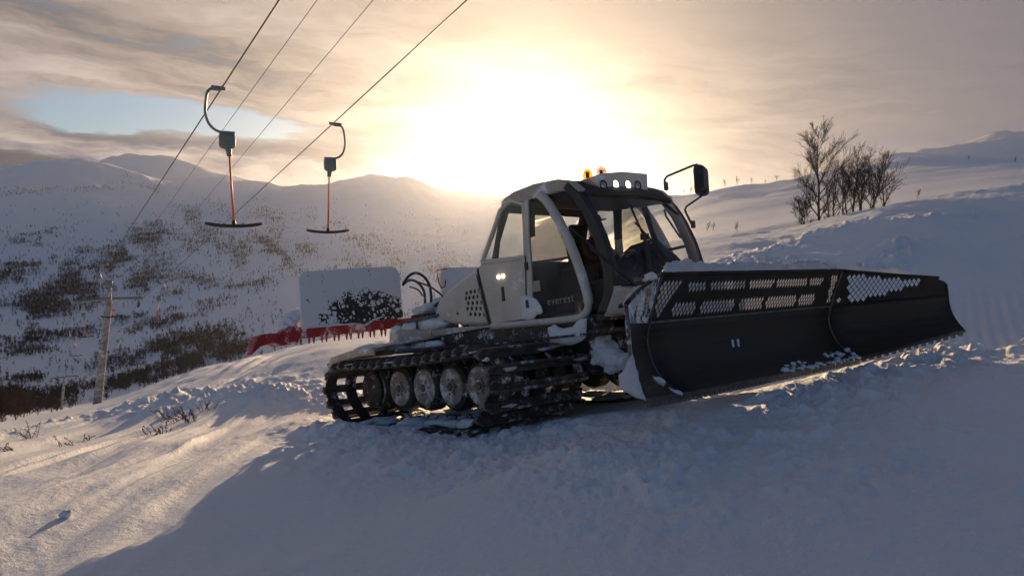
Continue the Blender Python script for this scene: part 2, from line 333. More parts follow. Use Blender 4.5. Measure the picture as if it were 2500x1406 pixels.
def snow_material(through=0.0):
    m = bpy.data.materials.new('thin_snow' if through else 'snow'); m.use_nodes = True; t = NT(m.node_tree); b = t.n['Principled BSDF']
    tc = t.node('ShaderNodeTexCoord'); v = tc.outputs['Object']
    n = t.noise(v, 0.8, 5, 0.6)
    t.put(b.inputs['Base Color'], t.mix(n, (0.80, 0.82, 0.86, 1), (0.89, 0.895, 0.91, 1)))
    b.inputs['Roughness'].default_value = 0.62; b.inputs['Specular IOR Level'].default_value = 0.35
    g1 = t.noise(v, 14.0, 5, 0.65); g2 = t.noise(v, 70.0, 3, 0.6); g3 = t.noise(v, 350.0, 2, 0.5)
    h = t.m('ADD', t.m('ADD', t.m('MULTIPLY', g1, 0.030), t.m('MULTIPLY', g2, 0.008)), t.m('MULTIPLY', g3, 0.003))
    bp = t.node('ShaderNodeBump'); bp.inputs['Strength'].default_value = 0.9; bp.inputs['Distance'].default_value = 1.0
    t.put(bp.inputs['Height'], h); t.l.new(bp.outputs[0], b.inputs['Normal'])
    if through:                                                   # a few centimetres of snow let light through
        tr = t.node('ShaderNodeBsdfTranslucent'); tr.inputs[0].default_value = (.86, .86, .88, 1); mx = t.node('ShaderNodeMixShader'); mx.inputs[0].default_value = through
        t.l.new(b.outputs[0], mx.inputs[1]); t.l.new(tr.outputs[0], mx.inputs[2]); t.l.new(mx.outputs[0], t.n['Material Output'].inputs[0])
    return m
def scoured_paint():
    m = bpy.data.materials.new('scoured_black_paint'); m.use_nodes = True; t = NT(m.node_tree); b = t.n['Principled BSDF']
    tc = t.node('ShaderNodeTexCoord'); sp = t.node('ShaderNodeSeparateXYZ'); t.put(sp.inputs[0], tc.outputs['Object'])
    st = t.noise(t.xyz(t.m('MULTIPLY', sp.outputs[0], 2.0), t.m('MULTIPLY', sp.outputs[1], .7), t.m('MULTIPLY', sp.outputs[2], 26.0)), 1.0, 6, .65)
    sc_ = t.noise(t.xyz(t.m('MULTIPLY', sp.outputs[0], 9.0), t.m('MULTIPLY', sp.outputs[1], 5.0), t.m('MULTIPLY', sp.outputs[2], 60.0)), 1.0, 5, .7)
    bare = t.m('MULTIPLY', t.sstep(sc_, .62, .70), t.sstep(sp.outputs[2], .95, .40))
    col = t.mix(t.sstep(st, .35, .68), (.017, .014, .011, 1), (.038, .030, .023, 1)); col = t.mix(bare, col, (.10, .09, .08, 1))
    t.put(b.inputs['Base Color'], col); t.put(b.inputs['Roughness'], t.sstep(st, .3, .7, .42, .68)); b.inputs['Specular IOR Level'].default_value = .35
    bp = t.node('ShaderNodeBump'); bp.inputs['Strength'].default_value = .3; bp.inputs['Distance'].default_value = .01; t.put(bp.inputs['Height'], t.m('ADD', t.noise(tc.outputs['Object'], 4.0, 3), t.m('MULTIPLY', sc_, .2))); t.l.new(bp.outputs[0], b.inputs['Normal'])
    return m
def fibre_rod():                                                  # glass-fibre lets some of the low sun through
    m = material('orange_fibre_rod', (0.62, 0.17, 0.07), 0.4, var=0.12); t = NT(m.node_tree)
    tr = t.node('ShaderNodeBsdfTranslucent'); tr.inputs[0].default_value = (.70, .24, .10, 1); mx = t.node('ShaderNodeMixShader'); mx.inputs[0].default_value = .45
    t.l.new(t.n['Principled BSDF'].outputs[0], mx.inputs[1]); t.l.new(tr.outputs[0], mx.inputs[2]); t.l.new(mx.outputs[0], t.n['Material Output'].inputs[0]); return m
def glass_material(name, tint, gloss=0.12, dust=0.0):
    m = bpy.data.materials.new(name); m.use_nodes = True; t = NT(m.node_tree); t.n.clear()
    tr = t.node('ShaderNodeBsdfTransparent'); tr.inputs[0].default_value = (*tint, 1)
    gl = t.node('ShaderNodeBsdfGlossy'); gl.inputs['Roughness'].default_value = 0.04
    df = t.node('ShaderNodeBsdfDiffuse'); df.inputs[0].default_value = (0.6, 0.6, 0.62, 1)
    lw = t.node('ShaderNodeLayerWeight'); lw.inputs[0].default_value = .5; fr = t.m('ADD', .035, t.m('MULTIPLY', t.m('POWER', lw.outputs['Facing'], 5.0), .9))
    mx = t.node('ShaderNodeMixShader'); t.l.new(fr, mx.inputs[0]); t.l.new(tr.outputs[0], mx.inputs[1]); t.l.new(gl.outputs[0], mx.inputs[2])
    tc = t.node('ShaderNodeTexCoord')
    dn = t.m('MULTIPLY', t.sstep(t.noise(tc.outputs['Object'], 3.0, 5, 0.6), 0.35, 0.75), dust)
    m2 = t.node('ShaderNodeMixShader'); t.put(m2.inputs[0], dn); t.l.new(mx.outputs[0], m2.inputs[1]); t.l.new(df.outputs[0], m2.inputs[2])
    o = t.node('ShaderNodeOutputMaterial'); t.l.new(m2.outputs[0], o.inputs[0])
    return m
def emit_material(name, col, strength):
    m = bpy.data.materials.new(name); m.use_nodes = True; t = NT(m.node_tree); b = t.n['Principled BSDF']
    b.inputs['Base Color'].default_value = (*col, 1); b.inputs['Roughness'].default_value = 0.1
    b.inputs['Emission Color'].default_value = (*col, 1); b.inputs['Emission Strength'].default_value = strength
    return m
M = {
 'snow': snow_material(),
 'crust': snow_material(.30),
 'white': material('white_paint', (0.58, 0.53, 0.465), 0.32, var=0.10, scale=3.0, frost=0.06, fscale=2.5, coat=0.3),
 'cream': material('cream_paint', (0.42, 0.38, 0.33), 0.45, var=0.14, scale=4.0, frost=0.14, fscale=4.0),
 'black': material('black_plastic', (0.022, 0.022, 0.024), 0.45, var=0.3),
 'blade': material('blade_black_paint', (0.022, 0.018, 0.015), 0.6, var=0.35, scale=3.0, bump=0.25, bscale=9.0, frost=0.0, spec=0.3),
 'bladefrost': material('frosted_black_paint', (0.02, 0.02, 0.022), 0.5, var=0.3, frost=0.24, fscale=8.0),
 'scoured': scoured_paint(),
 'steel': material('worn_steel', (0.13, 0.125, 0.12), 0.5, metal=0.7, var=0.35, scale=10, bump=0.2),
 'chassis': material('dark_chassis', (0.055, 0.045, 0.038), 0.6, var=0.4, scale=5, frost=0.10, fscale=6.0),
 'grouser': material('grouser_metal', (0.12, 0.10, 0.088), 0.5, metal=0.3, var=0.35, scale=8, frost=0.09, fscale=5.0),
 'rubber': material('rubber_belt', (0.034, 0.029, 0.026), 0.75, var=0.3, scale=6, frost=0.08, fscale=5.0),
 'wheel': material('frosted_wheel', (0.30, 0.27, 0.24), 0.6, var=0.2, frost=0.16, fscale=6.0),
 'red': material('red_paint', (0.36, 0.022, 0.026), 0.45, var=0.3, scale=5, frost=0.10, fscale=5.0),
 'inside': material('cab_lining', (0.035, 0.034, 0.032), 0.8, var=0.2),
 'seat': material('seat_fabric', (0.03, 0.03, 0.034), 0.9),
 'glass': glass_material('cab_glass', (0.92, 0.94, 0.92), dust=0.08),
 'tint': glass_material('tinted_glass', (0.74, 0.73, 0.68), dust=0.06),
 'amber': glass_material('amber_lens', (1.0, 0.50, 0.03), dust=0.0),
 'clearlens': glass_material('smoked_lens', (0.62, 0.50, 0.42), dust=0.25),
 'lamp_on': emit_material('lit_lamp', (1.0, 0.97, 0.90), 5.0),
 'marker_on': emit_material('lit_marker', (1.0, 0.78, 0.45), 6.0),
 'lamp_off': material('lamp_reflector', (0.55, 0.45, 0.42), 0.12, metal=0.8),
 'chrome': material('mirror_glass', (0.8, 0.8, 0.82), 0.05, metal=1.0),
 'hose': material('hydraulic_hose', (0.02, 0.02, 0.02), 0.5, frost=0.06, fscale=9),
 'yellow': material('warning_yellow', (0.75, 0.45, 0.02), 0.5),
 'letter': material('pale_lettering', (0.30, 0.29, 0.27), 0.6),
 'orange': fibre_rod(),
 'tbar': material('t_bar_rubber', (0.030, 0.016, 0.015), 0.45),
 'spring': material('grey_green_box', (0.16, 0.18, 0.17), 0.5, var=0.15),
 'galv': material('galvanised_steel', (0.24, 0.25, 0.26), 0.5, metal=0.6, var=0.2),
 'mast': material('weathered_mast', (0.25, 0.235, 0.21), 0.75, var=0.35, scale=3, frost=0.10, fscale=2.0),
 'rope': material('wire_rope', (0.07, 0.065, 0.06), 0.55, metal=0.4),
 'bark': material('birch_bark', (0.085, 0.060, 0.048), 0.85, var=0.4, scale=8),
 'twig': material('birch_twigs', (0.060, 0.036, 0.026), 0.85),
 'scrub': material('scrub_twigs', (0.020, 0.022, 0.030), 0.9, var=0.35, scale=0.02),
 'stem': material('dry_stems', (0.11, 0.055, 0.028), 0.85, var=0.3, scale=10),
 'skin': material('skin', (0.42, 0.24, 0.18), 0.6),
 'jacket': material('dark_jacket', (0.05, 0.022, 0.02), 0.85, var=0.2),
 'hair': material('dark_cap', (0.02, 0.02, 0.022), 0.9),
}

# ------------------------------------------------------------------ mesh helpers
class MB:
    def __init__(s): s.v = []; s.f = []
    def add(s, vs, fs):
        o = len(s.v); s.v += [tuple(v) for v in vs]; s.f += [tuple(i + o for i in f) for f in fs]; return s
    def box(s, c, d, rot=None):
        c = Vector(c); h = Vector(d) / 2
        vs = [Vector((sx * h.x, sy * h.y, sz * h.z)) for sx in (-1, 1) for sy in (-1, 1) for sz in (-1, 1)]
        if rot is not None: vs = [rot @ v for v in vs]
        return s.add([c + v for v in vs], [(0, 1, 3, 2), (4, 6, 7, 5), (0, 4, 5, 1), (2, 3, 7, 6), (0, 2, 6, 4), (1, 5, 7, 3)])
    def prism_y(s, poly, y0, y1):                                  # polygon in x-z, drawn out along y
        n = len(poly); a = sum(poly[i][0] * poly[(i + 1) % n][1] - poly[(i + 1) % n][0] * poly[i][1] for i in range(n))
        if a < 0: poly = poly[::-1]
        if y0 > y1: y0, y1 = y1, y0
        vs = [(p[0], y0, p[1]) for p in poly] + [(p[0], y1, p[1]) for p in poly]
        return s.add(vs, [tuple(range(n)), tuple(range(2 * n - 1, n - 1, -1))] + [(i + n, (i + 1) % n + n, (i + 1) % n, i) for i in range(n)])
    def prism_x(s, poly, x0, x1):                                  # polygon in y-z, drawn out along x
        n = len(poly); a = sum(poly[i][0] * poly[(i + 1) % n][1] - poly[(i + 1) % n][0] * poly[i][1] for i in range(n))
        if a < 0: poly = poly[::-1]
        if x0 > x1: x0, x1 = x1, x0
        vs = [(x0, p[0], p[1]) for p in poly] + [(x1, p[0], p[1]) for p in poly]
        return s.add(vs, [tuple(range(n - 1, -1, -1)), tuple(range(n, 2 * n))] + [(i, (i + 1) % n, (i + 1) % n + n, i + n) for i in range(n)])
    def tube(s, pts, r, n=8, cap=True, sy=1.0):
        pts = [Vector(p) for p in pts]; m = len(pts); rr = r if isinstance(r, (list, tuple)) else [r] * m
        tang = [(pts[min(i + 1, m - 1)] - pts[max(i - 1, 0)]).normalized() for i in range(m)]
        up = Vector((0, 0, 1)) if abs(tang[0].z) < 0.9 else Vector((1, 0, 0))
        nrm = (up - tang[0] * up.dot(tang[0])).normalized(); vs = []
        for i in range(m):
            nrm = (nrm - tang[i] * nrm.dot(tang[i]))
            nrm = nrm.normalized() if nrm.length > 1e-6 else Vector((1, 0, 0)); b = tang[i].cross(nrm)
            vs += [pts[i] + (nrm * math.cos(2 * PI * k / n) + b * math.sin(2 * PI * k / n) * sy) * rr[i] for k in range(n)]
        fs = [(i * n + k, i * n + (k + 1) % n, (i + 1) * n + (k + 1) % n, (i + 1) * n + k) for i in range(m - 1) for k in range(n)]
        if cap: fs += [tuple(range(n - 1, -1, -1)), tuple(range((m - 1) * n, m * n))]
        return s.add(vs, fs)
    def cyl(s, a, b, r, n=20): return s.tube([a, b], r, n)
    def lathe(s, c, axis, prof, n=24):                             # prof: (distance along axis, radius)
        c = Vector(c); ax = Vector(axis).normalized(); u = ax.orthogonal().normalized(); w = ax.cross(u); vs = []
        for h, r in prof: vs += [c + ax * h + (u * math.cos(2 * PI * k / n) + w * math.sin(2 * PI * k / n)) * r for k in range(n)]
        m = len(prof)
        fs = [(i * n + k, i * n + (k + 1) % n, (i + 1) * n + (k + 1) % n, (i + 1) * n + k) for i in range(m - 1) for k in range(n)]
        return s.add(vs, fs + [tuple(range(n - 1, -1, -1)), tuple(range((m - 1) * n, m * n))])
    def grid(s, P, close=False):                                   # P[i][j] points
        a, b = len(P), len(P[0]); vs = [p for row in P for p in row]
        return s.add(vs, [(i * b + j, i * b + j + 1, (i + 1) * b + j + 1, (i + 1) * b + j) for i in range(a - 1) for j in range(b - 1)])
    def lump(s, c, rad, seed=0, amp=0.3, freq=2.2, sub=3):
        bm = bmesh.new(); bmesh.ops.create_icosphere(bm, subdivisions=sub, radius=1.0); bm.verts.ensure_lookup_table()
        vs = []
        for v in bm.verts:
            q = v.co * freq + Vector((seed * 3.1, seed * 1.7, seed * 0.9))
            k = 1 + amp * (mnoise.noise(q) + 0.5 * mnoise.noise(q * 2.3) + 0.25 * mnoise.noise(q * 5.1))
            vs.append(Vector(c) + Vector((v.co.x * rad[0], v.co.y * rad[1], v.co.z * rad[2])) * k)
        fs = [tuple(v.index for v in f.verts) for f in bm.faces]; bm.free()
        return s.add(vs, fs)
    def mesh(s, name):
        me = bpy.data.meshes.new(name); me.from_pydata([tuple(v) for v in s.v], [], s.f); me.update(); return me
    def build(s, name, mat, parent=None, smooth=False, bevel=0.0, seg=2, solid=0.0):
        me = s.mesh(name); me.materials.append(M[mat] if isinstance(mat, str) else mat)
        o = bpy.data.objects.new(name, me); C.objects.link(o)
        if parent is not None: o.parent = parent
        if smooth:
            me.shade_smooth()
            if smooth == 'auto': me.set_sharp_from_angle(angle=math.radians(35))
        if solid:
            md = o.modifiers.new('thickness', 'SOLIDIFY'); md.thickness = solid; md.offset = 0
        if bevel:
            md = o.modifiers.new('edges', 'BEVEL'); md.width = bevel; md.segments = seg; md.limit_method = 'ANGLE'; md.angle_limit = math.radians(30); md.harden_normals = False
        return o
def empty(name, loc=(0, 0, 0), parent=None):
    o = bpy.data.objects.new(name, None); C.objects.link(o); o.location = loc; o.empty_display_size = 0.3
    if parent is not None: o.parent = parent
    return o
def tag(o, label=None, cat=None, group=None, kind=None):
    for k, v in (('label', label), ('category', cat), ('group', group), ('kind', kind)):
        if v: o[k] = v
    return o
def share(o, name, parent):                                       # another object on the same mesh
    c = o.copy(); c.name = name; C.objects.link(c); c.parent = parent; return c
def copy_tree(o, parent=None):
    c = o.copy(); C.objects.link(c); c.parent = parent
    for ch in o.children: copy_tree(ch, c)
    return c
def pierced(outline, holes, to3d, name, mat, parent, solid=0.012):
    """flat plate with real holes; outline and holes are 2-D loops, to3d maps them into space"""
    pts, edges = [], []
    for loop in [outline] + holes:
        o = len(pts); pts += [Vector(p) for p in loop]; edges += [(o + i, o + (i + 1) % len(loop)) for i in range(len(loop))]
    vs, es, fs, *_ = delaunay_2d_cdt(pts, edges, [], 0, 1e-6)
    def inside(p, poly):
        c = False; j = len(poly) - 1
        for i in range(len(poly)):
            a, b = poly[i], poly[j]
            if (a[1] > p[1]) != (b[1] > p[1]) and p[0] < (b[0] - a[0]) * (p[1] - a[1]) / (b[1] - a[1]) + a[0]: c = not c
            j = i
        return c
    boxes = [(min(q[0] for q in h), max(q[0] for q in h), min(q[1] for q in h), max(q[1] for q in h), h) for h in holes]
    keep = []
    for f in fs:
        cx = sum(vs[i][0] for i in f) / len(f); cy = sum(vs[i][1] for i in f) / len(f)
        if not inside((cx, cy), outline): continue
        if any(b[0] <= cx <= b[1] and b[2] <= cy <= b[3] and inside((cx, cy), b[4]) for b in boxes): continue
        keep.append(tuple(f))
    mb = MB(); mb.add([to3d(v[0], v[1]) for v in vs], keep)
    return mb.build(name, mat, parent, solid=solid)
def snow_strip(mb, path, width, height, seed=0, n=90, ends=0.15, lean=(0, 0, 0)):
    """lumpy ridge of snow lying along a path; width and height are half-width and thickness"""
    path = [Vector(p) for p in path]; L = [0]
    for a, b in zip(path[:-1], path[1:]): L.append(L[-1] + (b - a).length)
    rows = []
    for i in range(n + 1):
        s = L[-1] * i / n; k = max(j for j in range(len(L) - 1) if L[j] <= s + 1e-9); p = path[k].lerp(path[k + 1], (s - L[k]) / (L[k + 1] - L[k]))
        t = (path[k + 1] - path[k]).normalized(); side = t.cross(Vector((0, 0, 1))).normalized()
        e = min(1, (s + 0.01) / ends, (L[-1] - s + 0.01) / ends); e = math.sqrt(max(e, 0.02))
        hn = 0.55 + 0.8 * (0.5 + 0.5 * mnoise.noise(Vector((s * 2.0 + seed, seed, 0)))) + 0.35 * mnoise.noise(Vector((s * 8 + seed, 3, 0)))
        row = []
        for j in range(9):
            a = PI * j / 8; jit = 1 + 0.25 * mnoise.noise(Vector((s * 9, a * 2.0, seed)))
            row.append(p + side * math.cos(a) * width * e * jit + Vector((0, 0, 1)) * math.sin(a) * height * hn * e * jit + Vector(lean) * math.sin(a))
        rows.append(row)
    mb.grid(rows); b = len(rows[0])
    return mb

def slab(mb, outline, to3d, thick, seed=0, step=.03, rag=.012):
    """plate of crusted snow: ragged outline, domed face, real thickness; outline in 2-D, to3d(a, b, h) places it"""
    def inside(p, poly):
        c = False; j = len(poly) - 1
        for i in range(len(poly)):
            a, b = poly[i], poly[j]
            if (a[1] > p[1]) != (b[1] > p[1]) and p[0] < (b[0] - a[0]) * (p[1] - a[1]) / (b[1] - a[1]) + a[0]: c = not c
            j = i
        return c
    loop = []
    for i in range(len(outline)):
        a, b = V2(outline[i]), V2(outline[(i + 1) % len(outline)]); n = max(1, int((b - a).length / step))
        for k in range(n):
            p = a.lerp(b, k / n); q = Vector((p.x * 14 + seed, p.y * 14, seed)); loop.append(p + V2((mnoise.noise(q), mnoise.noise(q + Vector((9, 4, 2))))) * rag * 2)
    xs_ = [p.x for p in loop]; ys_ = [p.y for p in loop]; pts = [Vector(p) for p in loop]; rr_ = random.Random(seed)
    x = min(xs_)
    while x < max(xs_):
        y = min(ys_)
        while y < max(ys_):
            p = V2((x + rr_.uniform(-.3, .3) * step, y + rr_.uniform(-.3, .3) * step))
            if inside(p, loop) and min((p - q).length for q in loop) > step * .45: pts.append(p)
            y += step
        x += step
    n = len(loop); vs, es, fs, *_ = delaunay_2d_cdt(pts, [(i, (i + 1) % n) for i in range(n)], [], 0, 1e-6)
    fs = [tuple(f) for f in fs if inside((sum(vs[i].x for i in f) / 3, sum(vs[i].y for i in f) / 3), loop)]
    top = []
    for v in vs:
        e = min((v - q).length for q in loop); k = math.sqrt(min(1, e / (thick * 1.1))) if e > 1e-4 else 0
        top.append(to3d(v.x, v.y, thick * (k * (.8 + .35 * mnoise.noise(Vector((v.x * 9, v.y * 9, seed)))) + .02)))
    bot = [to3d(v.x, v.y, -.01) for v in vs]; m = len(vs)
    cnt = {}
    for f in fs:
        for a, b in zip(f, f[1:] + f[:1]): cnt[(a, b)] = 1
    rim = [(a, b) for a, b in cnt if (b, a) not in cnt]
    mb.add(top + bot, fs + [tuple(i + m for i in f[::-1]) for f in fs] + [(b, a, a + m, b + m) for a, b in rim]); return mb
def V2(p): return Vector((p[0], p[1]))

# ------------------------------------------------------------------ the ground as one sheet
def build_ground():
    fa = np.linspace(math.radians(-39), math.radians(39), 800)
    ca = np.concatenate([np.radians(np.linspace(-180, -39, 46))[:-1], fa, np.radians(np.linspace(39, 180, 46))[1:-1]])
    rr = np.concatenate([np.geomspace(0.25, 2.0, 14)[:-1], np.geomspace(2.0, 14, 330)[:-1], np.geomspace(14, 62, 230)[:-1],
                         np.geomspace(62, 400, 110)[:-1], np.geomspace(400, 2800, 130)[:-1], np.geomspace(2800, 7000, 8)])
    A, R = np.meshgrid(ca, rr, indexing='ij')
    X, Y = np.sin(A) * R, np.cos(A) * R
    Z = ground_z(X.ravel(), Y.ravel()).reshape(X.shape)
    na, nr = X.shape
    co = np.stack([X, Y, Z], -1).reshape(-1, 3)
    z0 = Z[:, 0].mean(); co = np.vstack([co, [0, 0, z0]])
    i = np.arange(na); j = np.arange(nr - 1); I, J = np.meshgrid(i, j, indexing='ij'); I2 = (I + 1) % na
    q = np.stack([I * nr + J, I * nr + J + 1, I2 * nr + J + 1, I2 * nr + J], -1).reshape(-1, 4)[:, ::-1]
    tri = np.stack([i * nr, ((i + 1) % na) * nr, np.full(na, na * nr)], -1)[:, ::-1]
    me = bpy.data.meshes.new('snowy_ground')
    me.vertices.add(len(co)); me.vertices.foreach_set('co', co.astype(np.float32).ravel())
    loops = np.concatenate([q.ravel(), tri.ravel()]).astype(np.int32); me.loops.add(len(loops)); me.loops.foreach_set('vertex_index', loops)
    starts = np.concatenate([np.arange(len(q)) * 4, len(q) * 4 + np.arange(len(tri)) * 3]).astype(np.int32)
    me.polygons.add(len(starts)); me.polygons.foreach_set('loop_start', starts)
    me.update(calc_edges=True); me.validate(); me.shade_smooth(); me.materials.append(M['snow'])
    if me.polygons[len(q) // 3].normal.z < 0: me.flip_normals()
    o = bpy.data.objects.new('snowy_ground', me); C.objects.link(o); tag(o, kind='structure'); return o
build_ground()

# ------------------------------------------------------------------ the snow groomer (own axes: x forward, y left, z up)
G = empty('snow_groomer'); G.matrix_world = Matrix.Translation(GT) @ MG.to_4x4()
tag(G, 'white snow groomer with black front blade and wide metal-cleated tracks on the slope', 'snow groomer')
V = Vector
def smooth_path(pts, n):
    """closed Catmull-Rom loop resampled evenly"""
    m = len(pts); out = []
    for i in range(m):
        p0, p1, p2, p3 = (V(pts[(i + k) % m]) for k in (-1, 0, 1, 2))
        for j in range(24):
            t = j / 24; out.append(0.5 * ((2 * p1) + (p2 - p0) * t + (2 * p0 - 5 * p1 + 4 * p2 - p3) * t * t + (3 * p1 - p0 - 3 * p2 + p3) * t ** 3))
    L = [0.0]
    for a, b in zip(out, out[1:] + out[:1]): L.append(L[-1] + (b - a).length)
    res = []; k = 0
    for i in range(n):
        s = L[-1] * i / n
        while L[k + 1] < s: k += 1
        a, b = out[k], out[(k + 1) % len(out)]; u = (s - L[k]) / (L[k + 1] - L[k]); p = a.lerp(b, u)
        res.append((p, (b - a).normalized()))
    return res
TRK = [(-1.75, .05), (-0.5, .03), (0.85, .04), (1.16, .17), (1.40, .38), (1.49, .60), (1.40, .80), (1.12, .90), (0.2, .85), (-0.9, .84), (-1.9, .86), (-2.22, .78), (-2.36, .58), (-2.26, .34), (-2.02, .15)]
def grouser_mesh():
    mb = MB(); w = 0.77
    # cleat section (along track, away from belt): base flange, tall fin with a turned tip
    sec = [(-.055, .0), (.055, .0), (.055, .018), (.016, .022), (.012, .082), (.026, .098), (-.006, .104), (-.014, .022), (-.055, .018)]
    n = len(sec); vs = []
    for y, k in ((-w, .55), (-w + .06, 1), (w - .06, 1), (w, .55)): vs += [(a, y, b * (k if b > .03 else 1)) for a, b in sec]
    fs = [(i * n + j, i * n + (j + 1) % n, (i + 1) * n + (j + 1) % n, (i + 1) * n + j) for i in range(3) for j in range(n)]
    mb.add(vs, fs + [tuple(range(n - 1, -1, -1)), tuple(range(3 * n, 4 * n))])
    for y in (-.16, .16): mb.tube([(0, y, 0), (0, y * .8, -.06), (.01, y * .55, -.10)], [.016, .014, .008], 5)   # guide horns inside the loop
    return mb
def build_track(side):
    yc = 1.325 * side
    mb = MB(); prof = smooth_path(TRK, 150)
    for yb, wd in ((-.66, .17), (-.34, .17), (0.0, .10), (.34, .17), (.66, .17)):
        P = []
        for p, t in prof + prof[:1]:
            nx, nz = -t.y, t.x                                     # inward normal
            P.append([(p.x, yc + yb - wd / 2, p.y), (p.x, yc + yb + wd / 2, p.y), (p.x + nx * .022, yc + yb + wd / 2, p.y + nz * .022), (p.x + nx * .022, yc + yb - wd / 2, p.y + nz * .022), (p.x, yc + yb - wd / 2, p.y)])
        mb.grid(P)
    tr = mb.build('track', 'rubber', G, smooth='auto')
    gm = grouser_mesh().mesh('grouser'); gm.materials.append(M['grouser'])
    for p, t in smooth_path(TRK, 40):
        o = bpy.data.objects.new('grouser', gm); C.objects.link(o); o.parent = tr
        out = V((t.y, 0, -t.x)); tx = V((t.x, 0, t.y)); yv = out.cross(tx)
        mt = Matrix((tx, yv, out)).transposed().to_4x4(); mt.translation = V((p.x, yc, p.y)) + out * .003; o.matrix_local = mt
    # packed snow between the cleats
    rnd = random.Random(5 + side); sn = MB(); pth = smooth_path(TRK, 80)
    for i, (p, t) in enumerate(pth):
        frontness = p.x > 0.9
        for k in range(4 if frontness else (3 if p.y > .6 else 2)):
            if rnd.random() > (.26 if frontness else .25): continue
            yy = yc + rnd.uniform(-.72, .74); out = V((t.y, 0, -t.x)); c = V((p.x, yy, p.y)) + out * rnd.uniform(.0, .055)
            r = rnd.uniform(.03, .13); a = abs(t.x)
            sn.lump(c, (.012 + .045 * a, r * 1.3, .012 + .05 * (1 - a)), i * 3 + k, .9, 3.0, 2)
    for i in range(26):                                            # snow lying on the lower run
        sn.lump((rnd.uniform(-1.9, .9), yc + rnd.uniform(-.6, .6), .07), (rnd.uniform(.12, .28), rnd.uniform(.10, .25), rnd.uniform(.03, .08)), i + 300, .5, 2.0, 2)
    tag(sn.build('packed_snow', 'snow', tr, smooth=True), kind='stuff')
    # wheels inside the loop
    for k, x in enumerate((-1.95, -1.32, -.70, -.08, .52)):
        yw = yc + (0.02 if side < 0 else -0.02)
        w = MB().lathe((x, yw - .13, .50), (0, 1, 0), [(0, .20), (0, .26), (.02, .305), (.06, .325), (.20, .325), (.24, .305), (.26, .26), (.26, .20)], 32).build('road_wheel', 'rubber', G, smooth='auto')
        d = MB().lathe((x, yw, .50), (0, side, 0), [(.0, .245), (.142, .245), (.152, .235), (.148, .20), (.136, .13), (.136, .085), (.16, .08), (.16, .0)], 32).build('rim', 'wheel', w, smooth='auto')
        hb = MB().lathe((x, yw, .50), (0, side, 0), [(.10, .052), (.175, .05), (.182, .04), (.182, 0)], 16)
        for b in range(6): hb.cyl((x + .105 * math.cos(b * PI / 3), yw + side * .12, .50 + .105 * math.sin(b * PI / 3)), (x + .105 * math.cos(b * PI / 3), yw + side * .15, .50 + .105 * math.sin(b * PI / 3)), .011, 6)
        hb.build('hub', 'steel', w, smooth='auto')
    sp = MB().lathe((1.06, yc - .2, .50), (0, 1, 0), [(0, .1), (0, .30), (.03, .34), (.12, .34), (.12, .16), (.28, .16), (.28, .34), (.37, .34), (.40, .30), (.40, .1)], 28).build('front_idler', 'chassis', G, smooth='auto')
    for b in range(9):
        a = b * 2 * PI / 9; MB().box((1.06 + .345 * math.cos(a), yc, .50 + .345 * math.sin(a)), (.07, .3, .07), Matrix.Rotation(-a, 3, 'Y')).build('tooth', 'chassis', sp)
    rs = MB().lathe((-2.0, yc - .2, .50), (0, 1, 0), [(0, .08), (0, .24), (.02, .27), (.10, .27), (.10, .12), (.30, .12), (.30, .27), (.38, .27), (.40, .24), (.40, .08)], 28).build('drive_sprocket', 'chassis', G, smooth='auto')
    MB().box((-.45, yc - side * .42, .52), (3.2, .12, .22)).build('axle_beam', 'chassis', G, bevel=.02)
    return tr
build_track(-1); build_track(1)

